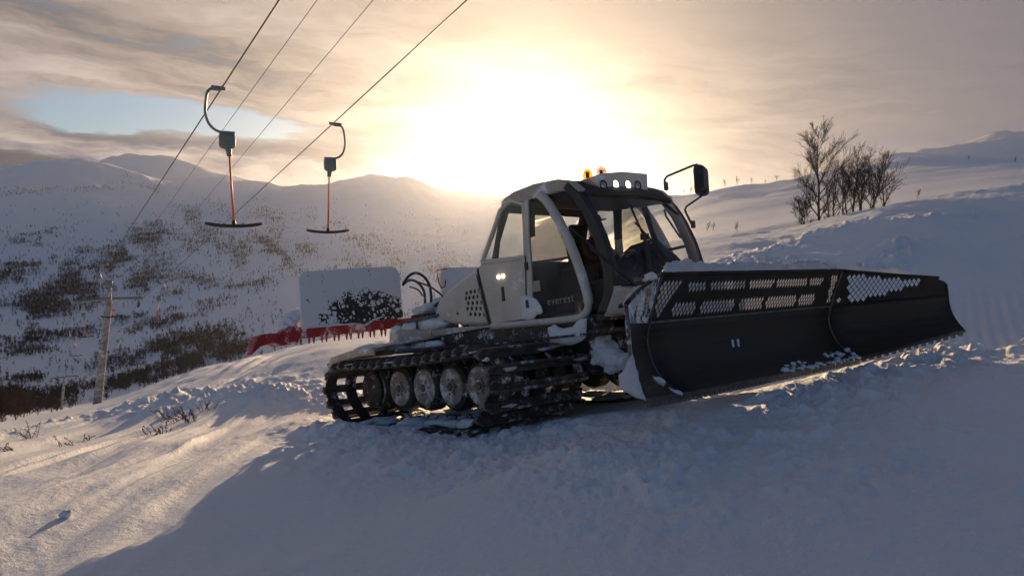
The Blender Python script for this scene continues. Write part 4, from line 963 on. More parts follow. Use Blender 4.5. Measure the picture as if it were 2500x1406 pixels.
# ---- raised tiller at the tail
XT = -2.72
ti = empty('tiller', parent=G)
flapm = bpy.data.materials.new('snow_plastered_flap'); flapm.use_nodes = True
def _flap():
    t = NT(flapm.node_tree); b = t.n['Principled BSDF']; tc = t.node('ShaderNodeTexCoord'); v = tc.outputs['Object']
    sp = t.node('ShaderNodeSeparateXYZ'); t.put(sp.inputs[0], v); y, z = sp.outputs[1], sp.outputs[2]
    d = t.m('ADD', t.m('POWER', t.m('DIVIDE', t.m('ADD', y, 1.08), .80), 2.0), t.m('POWER', t.m('DIVIDE', t.m('SUBTRACT', z, 1.70), .40), 2.0))
    region = t.sstep(d, 1.5, .0)
    vo = t.node('ShaderNodeTexVoronoi', feature='DISTANCE_TO_EDGE'); t.put(vo.inputs['Vector'], v); vo.inputs['Scale'].default_value = 13.0
    n = t.noise(v, 6.5, 6, .62, .6); n2 = t.noise(v, 22, 3)
    f = t.m('ADD', t.m('ADD', t.m('MULTIPLY', region, .36), t.m('MULTIPLY', n, 1.15)), t.m('ADD', t.m('MULTIPLY', n2, .40), t.m('MULTIPLY', vo.outputs[0], -.9)))
    bare = t.sstep(f, .90, .94)
    t.put(b.inputs['Base Color'], t.mix(bare, (.74, .75, .78, 1), (.022, .02, .018, 1))); t.put(b.inputs['Roughness'], t.m('SUBTRACT', .8, t.m('MULTIPLY', bare, .35)))
    bp = t.node('ShaderNodeBump'); bp.inputs['Strength'].default_value = .6; bp.inputs['Distance'].default_value = .015
    t.put(bp.inputs['Height'], t.m('SUBTRACT', t.m('MULTIPLY', t.noise(v, 25, 4), .5), bare)); t.l.new(bp.outputs[0], b.inputs['Normal'])
_flap(); M['flap'] = flapm
def rounded(y0, y1, z0, z1, r, tilt=0.0):
    pts = [(y0, z0), (y1, z0 + tilt * (y1 - y0))]
    for cy_, a0 in ((y1 - r, 0), (y0 + r, PI / 2)):
        for k in range(7):
            a = a0 + k * PI / 12; pts.append((cy_ + r * math.cos(a), z1 - r + tilt * (cy_ - y0) + r * math.sin(a)))
    return pts
fa = LP(738, 803, 0, XT + .03); fb = LP(985, 768, 0, XT + .03); ft = LP(800, 664, 0, XT + .03)
tlt = (fb.z - fa.z) / (fb.y - fa.y)
MB().prism_x(rounded(fa.y, fb.y, fa.z, ft.z + .01, .17, .045), XT - .02, XT + .03).build('flap', 'flap', ti, bevel=.015, seg=2)
MB().prism_x(rounded(-fb.y + .05, -fa.y + .1, fb.z, ft.z + .06, .17, .0), XT - .02, XT + .03).build('flap', 'flap', ti, bevel=.015, seg=2)
red = MB().prism_x([(-2.36, 1.40), (2.36, 1.48), (2.36, 1.62), (-2.36, 1.54)], XT - .30, XT - .03)
red.build('tiller_housing', 'red', ti, bevel=.02)
MB().prism_x([(-2.34, 1.36), (-.5, 1.42), (-.5, 1.62), (-1.0, 1.58), (-2.34, 1.50)], XT - .028, XT + .012).build('comb_plate', 'red', ti, bevel=.006)
tm2 = MB().add([(0, -.024, 0), (0, .024, 0), (0, .006, -.11), (0, -.006, -.11), (.02, -.024, 0), (.02, .024, 0), (.015, .006, -.11), (.015, -.006, -.11)], [(3, 2, 1, 0), (4, 5, 6, 7), (0, 1, 5, 4), (1, 2, 6, 5), (2, 3, 7, 6), (3, 0, 4, 7)]).mesh('comb_tooth'); tm2.materials.append(M['red'])
for i in range(44):
    y = -2.30 + i * .106
    if y > 2.3: break
    o = bpy.data.objects.new('comb_tooth', tm2); C.objects.link(o); o.parent = ti; o.location = (XT - .015 - .06 * (i % 2), y, 1.385 + .018 * (y + 2.3))
for s in (-1, 1):                                                  # end wings
    w = [LP(u, v, 0, XT) for u, v in ((735, 800), (728, 838), (680, 845), (662, 838), (636, 846), (612, 868), (622, 838), (632, 818), (648, 815), (690, 812), (700, 800), (722, 792))]
    poly = [(p.y * (1 if s < 0 else -1), p.z) for p in w]
    MB().prism_x(poly, XT - .25, XT + .015).build('end_wing', 'red', ti, bevel=.015)
sn = MB()
for u, v, r in ((705, 790, .12), (720, 775, .10), (728, 768, .10), (690, 800, .07), (738, 760, .06), (642, 816, .03)): sn.lump(LP(u, v, 0, XT - .1), (.1, r * 1.1, r), u, .35, 2, 3)
snow_strip(sn, [LP(u, v, 0, XT + .02) for u, v in ((740, 803), (860, 792), (890, 797), (910, 783), (940, 772))], .03, .035, 5, 60)
tag(sn.build('tiller_snow', 'snow', ti, smooth=True), kind='stuff')
for pts, r in (([(985, 692), (1000, 672), (1020, 667), (1042, 684), (1052, 715), (1052, 765)], .024), ([(983, 696), (1000, 684), (1020, 690), (1036, 715), (1038, 765)], .022), ([(1020, 688), (1050, 700), (1075, 718), (1090, 735)], .016), ([(1000, 700), (1020, 707), (1032, 722)], .014)):
    p = [LP(u, v, 0, -2.45) for u, v in pts]; sm = []
    for i in range(len(p) - 1):
        p0, p1, p2, p3 = p[max(i - 1, 0)], p[i], p[i + 1], p[min(i + 2, len(p) - 1)]
        for j in range(6):
            t = j / 6; sm.append(0.5 * ((2 * p1) + (p2 - p0) * t + (2 * p0 - 5 * p1 + 4 * p2 - p3) * t * t + (3 * p1 - p0 - 3 * p2 + p3) * t ** 3))
    MB().tube(sm + [p[-1]], r, 8).build('hydraulic_hose', 'hose', ti, smooth=True)
MB().tube([LP(u, v, 0, -2.55) for u, v in ((1090, 656), (1066, 660), (1072, 692), (1078, 703), (1086, 700), (1088, 684))], .014, 6).build('hose_bracket', 'red', ti)
MB().tube([(-1.9, 0, .95), (-2.3, .05, 1.35), (XT - .1, .1, 1.5)], .09, 8).tube([(-1.5, 0, 1.35), (-2.2, .05, 1.75), (XT - .05, .1, 1.62)], .06, 8).box((-2.35, .0, 1.45), (.35, .7, .3)).build('hitch', 'chassis', ti, smooth='auto')
sn = MB()
for i in range(14): sn.lump((-2.35 + random.uniform(-.1, .12), random.uniform(-.35, .4), 1.62 + random.uniform(0, .18)), (.12, .13, .09), i + 700, .4, 2, 2)
tag(sn.build('hitch_snow', 'snow', ti, smooth=True), kind='stuff')

# ------------------------------------------------------------------ the driver
def driver():
    pts = {'pelvis': ((0, 0, .08), .15), 'belly': ((.0, 0, .25), .15), 'chest': ((-.02, 0, .45), .165), 'neck0': ((-.01, 0, .60), .085), 'neck': ((.01, 0, .66), .058),
           'jaw': ((.05, 0, .72), .075), 'head': ((.025, 0, .80), .098), 'crown': ((.01, 0, .88), .08), 'nose': ((.135, 0, .775), .018)}
    ed = [('pelvis', 'belly'), ('belly', 'chest'), ('chest', 'neck0'), ('neck0', 'neck'), ('neck', 'jaw'), ('jaw', 'head'), ('head', 'crown'), ('jaw', 'nose')]
    for s, n in ((-1, 'r'), (1, 'l')):
        pts.update({n + 'sh': ((-.02, s * .19, .53), .075), n + 'el': ((.16, s * .26, .30), .052), n + 'wr': ((.38, s * .17, .33), .036), n + 'pm': ((.45, s * .15, .36), .038),
                    n + 'hip': ((.06, s * .1, .05), .11), n + 'kn': ((.48, s * .13, .06), .075), n + 'an': ((.62, s * .13, -.30), .05), n + 'to': ((.76, s * .13, -.33), .045)})
        ed += [('chest', n + 'sh'), (n + 'sh', n + 'el'), (n + 'el', n + 'wr'), (n + 'wr', n + 'pm'), ('pelvis', n + 'hip'), (n + 'hip', n + 'kn'), (n + 'kn', n + 'an'), (n + 'an', n + 'to')]
        for f in range(4):
            a, b = f'{n}f{f}a', f'{n}f{f}b'; yo = s * (.15 - .035 * (f - 1.5) * .55)
            pts[a] = ((.50, yo, .385 - .012 * f), .010); pts[b] = ((.53, yo, .355 - .012 * f), .008); ed += [(n + 'pm', a), (a, b)]
        pts[n + 'th'] = ((.47, s * .115, .385), .011); ed.append((n + 'pm', n + 'th'))
    ks = list(pts); me = bpy.data.meshes.new('person'); me.from_pydata([pts[k][0] for k in ks], [(ks.index(a), ks.index(b)) for a, b in ed], []); me.update()
    o = bpy.data.objects.new('person', me); C.objects.link(o)
    sk = o.modifiers.new('skin', 'SKIN'); sk.use_smooth_shade = True
    me.skin_vertices or None
    if not me.skin_vertices:
        bpy.context.view_layer.objects.active = o; bpy.ops.mesh.customdata_skin_add()
    for i, k in enumerate(ks):
        me.skin_vertices[0].data[i].radius = (pts[k][1],) * 2; me.skin_vertices[0].data[i].use_root = (k == 'pelvis')
    su = o.modifiers.new('round', 'SUBSURF'); su.levels = 1; su.render_levels = 2
    # clothes below the neck, skin above, from the body's own height
    m = bpy.data.materials.new('driver_clothes_and_skin'); m.use_nodes = True; t = NT(m.node_tree); b = t.n['Principled BSDF']
    tc = t.node('ShaderNodeTexCoord'); sp = t.node('ShaderNodeSeparateXYZ'); t.put(sp.inputs[0], tc.outputs['Object'])
    f = t.m('MAXIMUM', t.sstep(sp.outputs[2], .64, .65), t.m('MULTIPLY', t.sstep(sp.outputs[0], .38, .39), t.sstep(sp.outputs[2], .25, .28)))
    t.put(b.inputs['Base Color'], t.mix(f, (.07, .022, .02, 1), (.40, .23, .17, 1))); b.inputs['Roughness'].default_value = .75
    me.materials.append(m)
    cap = MB(); cap.lathe((.02, 0, .845), (0, 0, 1), [(0, .108), (.04, .106), (.075, .085), (.095, .045), (.10, 0)], 20).box((.135, 0, .85), (.10, .15, .012)); cap.build('cap', 'hair', o, smooth='auto')
    for s in (-1, 1):
        MB().lathe((.112, s * .036, .80), (1, 0, 0), [(0, .011), (.006, .009), (.008, 0)], 10).build('eye', 'hair', o, smooth=True)
        MB().lump((.03, s * .098, .785), (.018, .01, .03), 3, .1, 1, 2).build('ear', 'skin', o, smooth=True)
    MB().box((.122, 0, .735), (.01, .045, .008)).build('mouth', 'jacket', o)
    o.matrix_world = G.matrix_world @ Matrix.Translation((SX - .02, SY, 1.66))
    tag(o, 'driver in dark clothes and cap seated inside the groomer cab', 'person')
driver()

# ------------------------------------------------------------------ drag lift: pylons, ropes, T-bar hangers
def pylon(px_base, px_top, dep, arm_px, lean_back=0.0, label='', detail=True):
    b = at_depth(*px_base, dep); t = at_depth(*px_top, dep - lean_back); b.z = min(b.z, gz(b.x, b.y) + .1) - .3 if abs(gz(b.x, b.y) - b.z) < 4 else gz(b.x, b.y) - .3
    root = empty('lift_pylon', b); tag(root, label, 'pylon', 'drag lift pylons down the slope')
    h = t - b; R0 = .36 if detail else .3
    n = 8; rows = [h * (i / n) for i in range(n + 1)]
    mb = MB().tube(rows, [R0 - (R0 - .22) * i / n for i in range(n + 1)], 12).build('pole', 'mast', root, smooth='auto')
    ax = V((.838, .546, 0)).normalized(); L = arm_px * dep / FPX / .84 / 2
    up = h.normalized(); ca = MB(); c = h + up * .1
    for o in (-.14, .14):
        bx = ax.cross(up).normalized() * o
        ca.tube([c - ax * L + bx + V((0, 0, -.05)), c + bx + V((0, 0, .12)), c + ax * L + bx + V((0, 0, .05))], .085, 6)
    ca.box(c, (.5, .5, .25))
    for k in range(7): p = c + ax * (L * (k - 3) / 3.2); ca.tube([p + ax.cross(up) * -.14, p + ax.cross(up) * .14], .03, 5)
    ca.build('crossarm', 'galv', root, smooth='auto')
    rd = V((-.546, .838, -.26)).normalized()
    for s in (-1, 1):
        e = c + ax * (s * L * .86); sb = MB().tube([e, e + V((0, 0, -.45))], .05, 6).tube([e + V((0, 0, -.45)) - rd * .55, e + V((0, 0, -.45)) + rd * .55], .05, 6).build('sheave_bracket', 'galv', root, smooth='auto')
        for k in (-.45, 0, .45): MB().lathe(e + V((0, 0, -.52)) + rd * k - ax * .05, ax, [(0, .20), (.03, .20), (.05, .16), (.07, .20), (.10, .20)], 14).build('sheave', 'black', sb, smooth='auto')
    return root, b + c, ax, L
P1, c1, AX, L1 = pylon((236, 987), (267, 735), 62.0, 122, 0.6, 'nearest tall weathered lift pylon with wide crossarm, left of the groomer')
P2, c2, _, L2 = pylon((149, 1000), (157, 922), 155.0, 50, 1.0, 'second lift pylon down the slope behind the tallest one', False)
P3, c3, _, L3 = pylon((120, 1008), (131, 968), 300.0, 26, 1.0, 'thin far lift pylon just below the second one', False)
P4, c4, _, L4 = pylon((108, 1012), (116, 972), 340.0, 22, 1.0, 'leftmost and smallest lift pylon far down the slope', False)

def catenary(a, b, sag, n=40): return [a.lerp(b, t) - V((0, 0, sag * 4 * t * (1 - t))) for t in np.linspace(0, 1, n)]
def rope_between(up_pts, ends, sag, r):
    pts = []
    for i, (a, b) in enumerate(zip(up_pts[:-1], up_pts[1:])): pts += catenary(a, b, sag if i else 0, 30)[(1 if i else 0):]
    return MB().tube(pts, r, 6), pts
A1, A2 = at_depth(541, 216, 15.0), at_depth(812, 303, 19.0)
eR, eL = c1 + AX * (L1 * .86) - V((0, 0, .36)), c1 - AX * (L1 * .86) - V((0, 0, .36))
def haul(A, e, s, label):
    up = A + (A - e) * 1.1
    nxt = c2 + AX * (s * L2 * .86) - V((0, 0, .36)); n3 = c3 + AX * (s * L3 * .86) - V((0, 0, .3))
    mb, pts = rope_between([up, e, nxt, n3], None, .8, .0145)
    k = max(range(30), key=lambda i: -(pts[i] - A).length)
    tag(mb.build('haul_rope', 'rope', None, smooth=True), label, 'rope', 'lift ropes overhead'); return pts
ptsL = haul(A1, eL, -1, 'thick haul rope on the left carrying the larger T-bar')
ptsR = haul(A2, eR, 1, 'thick haul rope on the right carrying the smaller T-bar')
for (u0, v0), (u1, v1), lab in (((775, 0), (246, 722), 'thin wire left of centre between the two haul ropes'), ((912, 0), (290, 722), 'thin wire right of centre between the two haul ropes')):
    a, b = at_depth(u0, v0, 17.0), c1 + AX * ((-.35 if u1 < 260 else .3) * L1) + V((0, 0, .35))
    tag(MB().tube([a + (a - b) * .9, a, a.lerp(b, .5) - V((0, 0, .25)), b], .008, 5).build('signal_wire', 'rope', None, smooth=True), lab, 'wire', 'lift ropes overhead')

def hanger(s):
    """T-bar hanger, arm bulging to side s; origin at the rope clamp; x along the bar"""
    r = empty('t_bar_hanger'); k = 15.0 / FPX / .84; kz = 15.0 / FPX
    arm = [(0, 0), (-17, -2), (-26, -10), (-30, -26), (-32, -48), (-32, -64), (-27, -84), (-18, -97), (-8, -103), (4, -105), (14, -105)]
    pts = [V((-s * -a * k if s > 0 else a * k, 0, z * kz)) for a, z in arm] if s < 0 else [V((-a * k, 0, z * kz)) for a, z in arm]
    sm = []
    for i in range(len(pts) - 1):
        p0, p1, p2, p3 = pts[max(i - 1, 0)], pts[i], pts[i + 1], pts[min(i + 2, len(pts) - 1)]
        for j in range(4):
            t = j / 4; sm.append(0.5 * ((2 * p1) + (p2 - p0) * t + (2 * p0 - 5 * p1 + 4 * p2 - p3) * t * t + (3 * p1 - p0 - 3 * p2 + p3) * t ** 3))
    MB().tube(sm + [pts[-1]], .028, 8).build('arm', 'galv', r, smooth=True)
    m = 1 if s < 0 else -1
    cl = MB().box((0, 0, 0), (.10, .30, .07), Matrix.Rotation(.25, 3, 'X')).box((m * -.12, 0, -.01), (.16, .10, .09)).tube([(m * -.20, -.1, .0), (m * -.16, .1, 0)], .025, 6); cl.build('rope_clamp', 'galv', r, bevel=.01)
    bx = m * 8 * k; zb = -124 * kz
    MB().box((bx, 0, zb), (.31, .24, .33)).build('spring_box', 'spring', r, smooth='auto', bevel=.085, seg=4)
    MB().box((bx, 0, zb + .165), (.30, .12, .05)).build('box_bracket', 'galv', r, bevel=.01)
    MB().tube([(bx + m * .02, 0, zb - .15), (bx + m * .03, 0, zb - .24), (bx + m * .035, 0, zb - .31)], [.07, .05, .055], 10).build('neck', 'spring', r, smooth='auto')
    zt = -327 * kz; bx2 = bx + m * .09
    MB().tube([(bx + m * .035, 0, zb - .30), (bx2, 0, zt)], [.020, .025], 8).build('rod', 'orange', r, smooth=True)
    hw = .56
    MB().tube([(bx2 + hw * t, 0, zt - .02 + .055 * abs(t) ** 2.2) for t in np.linspace(-1, 1, 13)], [.028] + [.036] * 11 + [.028], 8).tube([(bx2, 0, zt + .09), (bx2, 0, zt - .02)], .04, 8).build('crossbar', 'tbar', r, smooth=True)
    r.rotation_euler = (0, 0, math.atan2(.546, .838)); return r
hl, hr = hanger(-1), hanger(1)
hl.location = A1; tag(hl, 'largest T-bar hanger with orange rod hanging from the left haul rope', 'T-bar hanger', 'T-bar hangers on the drag lift')
hr.location = A2; tag(hr, 'second largest T-bar hanger hanging from the right haul rope beside the sun', 'T-bar hanger', 'T-bar hangers on the drag lift')
def along(pts, u):                                                 # point of the rope seen in pixel column u
    best = None
    for a, b in zip(pts[:-1], pts[1:]):
        if a.y < 12 or b.y < 12: continue
        ua, ub = CX + FPX * a.x / a.y, CX + FPX * b.x / b.y
        if (ua - u) * (ub - u) <= 0: best = a.lerp(b, (u - ua) / (ub - ua + 1e-9)); break
    return best
for pts, proto, u, lab in ((ptsL, hl, 261, 'T-bar hanger in front of the crossarm of the nearest pylon'), (ptsR, hr, 388, 'T-bar hanger right of the nearest pylon over dark scrub'),
                           (ptsL, hl, 196, 'T-bar hanger left of the nearest pylon pole, halfway up it'), (ptsR, hr, 283, 'T-bar hanger just right of the nearest pylon pole'),
                           (ptsL, hl, 171, 'small T-bar hanger above the second pylon'), (ptsR, hr, 228, 'small T-bar hanger touching the left of the nearest pylon pole'), (ptsR, hr, 196, 'tiny T-bar hanger just right of the second pylon'), (ptsR, hr, 178, 'smallest T-bar hanger beside the second pylon crossarm')):
    p = along(pts, u)
    if p is None: print('no rope at', u); continue
    o = copy_tree(proto); o.location = p; tag(o, lab)
# far mast on the right-hand skyline
def skyline_mast(u, v0, v1, dep, lab):
    b = at_depth(u, v0, dep); b.z = gz(b.x, b.y) - .5; h = (v0 - v1) * dep / FPX
    r = empty('lift_mast', b); tag(r, lab, 'pylon')
    MB().tube([(0, 0, 0), (0, 0, h)], .25, 6).build('pole', 'mast', r); MB().box((0, 0, h - .4), (4.2, .4, .5)).build('crossarm', 'galv', r)
skyline_mast(1896, 446, 429, 600, 'tiny T-shaped mast on the skyline left of the bare birches')

# ------------------------------------------------------------------ bare birches
def birch(seed, H, lean=0.0, spread=.5, low=.12, dens=1.0, levels=3, rmin=.0045):
    rnd = random.Random(seed); tr, cr = MB(), MB(); az0 = rnd.uniform(0, 6.28)
    pts, rad = [], []; n = 14; p = V((0, 0, -.3)); d = V((lean, rnd.uniform(-.05, .05), 1)).normalized(); r0 = H * .0145
    for i in range(n + 1):
        pts.append(p.copy()); t = i / n; rad.append(max(rmin * 1.3, r0 * (1 - t) ** .9 + .004))
        d = (d + V((rnd.gauss(0, .06), rnd.gauss(0, .06), .03))).normalized(); p = p + d * (H / n)
    tr.tube(pts, rad, 7)
    def branch(o, d, L, r, lv):
        m = 6 if lv < 2 else 4; q = [o]; rr_ = [r]; dd = d
        for i in range(m):
            dd = (dd + V((rnd.gauss(0, .14), rnd.gauss(0, .14), .10 if lv < 2 else rnd.gauss(.02, .12)))).normalized(); q.append(q[-1] + dd * (L / m)); rr_.append(max(rmin * (1.0 if lv < 3 else .8), r * (1 - (i + 1) / m) ** .8))
        cr.tube(q, rr_, 4 if lv < 2 else 3, cap=False)
        if lv >= levels: return
        k = int((8.5 if lv == 1 else 4.6) * dens * min(1.5, .5 + L)) + 1
        for i in range(k):
            t = rnd.uniform(.25, 1.0); j = min(int(t * m), m - 1); o2 = q[j].lerp(q[j + 1], t * m - j)
            base = (q[j + 1] - q[j]).normalized(); a = V((rnd.gauss(0, 1), rnd.gauss(0, 1), rnd.gauss(.15, .6))).normalized()
            d2 = (base * .9 + a * .55).normalized(); branch(o2, d2, L * rnd.uniform(.28, .50), max(rmin, rr_[j] * .6), lv + 1)
    nb = int(17 * dens)
    for i in range(nb):
        t = low + (.97 - low) * (i + rnd.random()) / nb; j = min(int(t * n), n - 1); o = pts[j].lerp(pts[j + 1], t * n - j)
        a = az0 + i * 2.4 + rnd.uniform(-.5, .5); ang = rnd.uniform(.55, .90) - .25 * t
        d = V((math.cos(a) * math.sin(ang), math.sin(a) * math.sin(ang), math.cos(ang))); L = H * spread * min(1.0, .45 + t / .5) * (1.04 - t) ** .55 * rnd.uniform(.6, 1.1)
        branch(o, d, max(.3, L), max(rmin * 1.4, rad[j] * .5), 1)
    return tr, cr
def plant_tree(name, tc, base, lab, cat='tree', group=None, sc=1.0, rz=0.0):
    r = empty(name, base); r.rotation_euler = (0, 0, rz); r.scale = (sc,) * 3; tag(r, lab, cat, group)
    tc[0].build('trunk', 'bark', r, smooth=True); tc[1].build('crown', 'twig', r); return r
TD = 34.0
for seed, u, v, vt, lean, sp, lw, dn, lab in (
    (1, 1999, 556, 303, .02, .50, .12, 1.45, 'tallest bare birch of the clump on the snowy bank'),
    (2, 2058, 553, 400, -.06, .5, .2, 1.0, 'short bare birch leaning left beside the tallest birch'),
    (3, 2083, 548, 345, .02, .5, .25, 1.1, 'second tallest bare birch, middle of the clump'),
    (4, 2088, 547, 385, .12, .45, .3, 1.0, 'slim birch leaning right out of the middle of the clump'),
    (5, 2114, 545, 355, .08, .5, .2, 1.05, 'bare birch with upright limbs right of the clump middle'),
    (6, 2152, 534, 385, .22, .55, .2, 1.0, 'rightmost leaning bare birch of the clump'),
    (11, 2036, 556, 385, -.05, .5, .2, .75, 'thin birch just right of the tallest trunk'),
    (12, 2070, 551, 375, -.10, .5, .22, .75, 'birch leaning left between the two tallest ones'),
    (13, 2100, 547, 372, .03, .5, .22, .75, 'straight slim birch right of the second tallest'),
    (14, 2132, 541, 382, .10, .5, .22, .75, 'slim birch just left of the rightmost leaning one'),
    (8, 1968, 560, 470, -.28, .8, .05, 1.3, 'low bushy birch sapling at the left foot of the clump'),
    (9, 2025, 556, 470, -.15, .6, .02, 1.0, 'low birch sapling right of the tallest trunk')):
    b = at_depth(u, v, TD); g = gz(b.x, b.y); H = (v - vt) * TD / FPX + (b.z - g) * .3; b.z = min(b.z, g)
    plant_tree('birch_tree', birch(seed, H, lean, sp, lw, dn), b, lab, group='birches of the clump on the bank', rz=0)
small = [birch(40 + i, 4.0, 0, .5, .15, .8, 2, .022) for i in range(3)]
smesh = [(t.mesh('trunk'), c.mesh('crown')) for t, c in small]
for a, b in smesh: a.materials.append(M['bark']); b.materials.append(M['twig'])
def small_tree(i, base, H, lab, group, rz=0):
    r = empty('mountain_birch', base); r.scale = (H / 4.0,) * 3; r.rotation_euler = (0, 0, rz); tag(r, lab, 'tree', group)
    for nm, me in zip(('trunk', 'crown'), smesh[i % 3]): o = bpy.data.objects.new(nm, me); C.objects.link(o); o.parent = r
# thicket at the left edge, below the field
thick = [birch(60 + i, 4.6, .05 * i, .5, .08, 1.25, 3, .013) for i in range(4)]
tmesh = [(t.mesh('trunk'), c.mesh('crown')) for t, c in thick]
for a, b in tmesh: a.materials.append(M['bark']); b.materials.append(M['twig'])
rnd = random.Random(12)
for i in range(34):
    u, dep = rnd.uniform(-70, 165), rnd.uniform(75, 150); u = u if i % 3 else rnd.uniform(-60, 70)
    p = V(((u - CX) / FPX * dep, dep, 0)); p.z = gz(p.x, p.y) - .1
    r = empty('mountain_birch', p); sc_ = rnd.uniform(.55, 1.0) * (1.0 if u < 70 else .6); r.scale = (sc_ * 1.15, sc_ * 1.15, sc_); r.rotation_euler = (0, 0, i * 1.7)
    tag(r, 'bare birch in the dark thicket at the left edge, below the dry plants', 'tree', 'thicket at the left edge')
    for nm, me in zip(('trunk', 'crown'), tmesh[i % 4]): o = bpy.data.objects.new(nm, me); C.objects.link(o); o.parent = r
SKY_T = [(1665, 474, 12, 'leftmost'), (1684, 471, 17, 'second'), (1694, 468, 16, 'third'), (1766, 456, 17, 'fourth'), (1796, 452, 18, 'fifth and tallest'), (1830, 447, 12, 'sixth'), (1864, 444, 8, 'seventh'), (1935, 439, 9, 'eighth')]
for i, (u, v, h, lab) in enumerate(SKY_T):
    az_ = math.atan((u - CX) / FPX); rs_ = np.linspace(250, 1000, 300); e_ = ground_z(np.sin(az_) * rs_, np.cos(az_) * rs_) / rs_; d = float(rs_[int(np.argmax(e_))]) - 4
    b = V((math.sin(az_) * d, math.cos(az_) * d, 0)); b.z = gz(b.x, b.y) - .3
    small_tree(i, b, h * d / FPX * 1.3, f'{lab} small bare tree along the right-hand skyline, counted from the cab', 'small trees along the skyline', i * 1.3)
for i, (u, v, h, lab) in enumerate(((1727, 566, 22, 'left one of two thin saplings right of the cab, beyond the bank'), (1741, 565, 20, 'right one of two thin saplings right of the cab, beyond the bank'), (1800, 568, 18, 'low twiggy sapling between the cab and the birch clump'), (2240, 486, 16, 'lone little sapling on the crest right of the birch clump'), (2365, 393, 12, 'low bush far up the right-hand slope'), (2480, 398, 14, 'small tree far up the slope near the right edge'))):
    p = ground_hit(u, v, 12, 900) or at_depth(u, v, 60)
    small_tree(i, p, max(.5, h * p.y / FPX * 1.2), lab, 'saplings on the right-hand slope', i * 2.1)

# ------------------------------------------------------------------ dry plants in the field
def dry_plant(u, v, h_px, w_px, stems, seed, lab, lean=0.0):
    p = ground_hit(u, v, 3, 60); k = p.y / FPX; rnd = random.Random(seed)
    r = empty('dry_plant', p); tag(r, lab, 'plant', 'dry plants sticking out of the snow')
    st, hd = MB(), MB()
    for i in range(stems):
        x0 = rnd.uniform(-.5, .5) * w_px * k; y0 = rnd.uniform(-.1, .1); L = h_px * k * rnd.uniform(.5, 1.05); a = lean + rnd.gauss(0, .35); q = [V((x0, y0, -.05))]
        d = V((math.sin(a), rnd.gauss(0, .2), math.cos(a))).normalized()
        for j in range(5): q.append(q[-1] + d * L / 5); d = (d + V((rnd.gauss(0, .13) + lean * .12, rnd.gauss(0, .1), -.06))).normalized()
        st.tube(q, [.006, .0055, .005, .0045, .004, .003], 4, cap=False)
        for j in range(2, 6):
            for b in range(2):
                e = q[j] + V((rnd.gauss(0, 1), rnd.gauss(0, 1), rnd.gauss(.3, .7))).normalized() * L * rnd.uniform(.08, .2); st.tube([q[j], e], [.0035, .0025], 3, cap=False)
                if rnd.random() < .65: hd.lump(e, (.009, .009, .007), i * 9 + j, .6, 2, 1)
        hd.lump(q[-1], (.013, .013, .010), i, .6, 2, 1)
    st.build('stems', 'stem', r); tag(hd.build('seed_heads', 'stem', r), kind='stuff')
dry_plant(430, 1030, 50, 70, 16, 1, 'largest dry plant with arching seed heads in the lit snow field', -.55)
dry_plant(468, 1030, 48, 30, 10, 7, 'upright dry stems right of the largest dry plant', -.2)
dry_plant(380, 1062, 40, 50, 11, 2, 'leafy dry plant in front of the largest one', -.1)
dry_plant(505, 1003, 34, 30, 7, 3, 'thin dry stems farthest right in the snow field', .1)
dry_plant(85, 1070, 44, 40, 9, 4, 'reddish dry plant leaning left near the left edge', -.5)
dry_plant(170, 1088, 34, 50, 5, 5, 'bent low dry stem with drooping heads', -.8)
dry_plant(208, 1075, 24, 18, 5, 6, 'smallest upright dry sprig between bent stem and large plant', .1)
dry_plant(18, 1098, 30, 30, 7, 8, 'low dry tuft at the very left edge', -.3)
# one loose clod of snow lying on the crust
p = ground_hit(160, 1262, 3, 20); tag(MB().lump((0, 0, 0), (.045, .042, .040), 5, .35, 1.6, 3).build('snow_clod', 'snow', None, smooth=True), 'single loose snow clod casting a long shadow, lower left', 'snow clod').location = p + V((0, 0, .025))

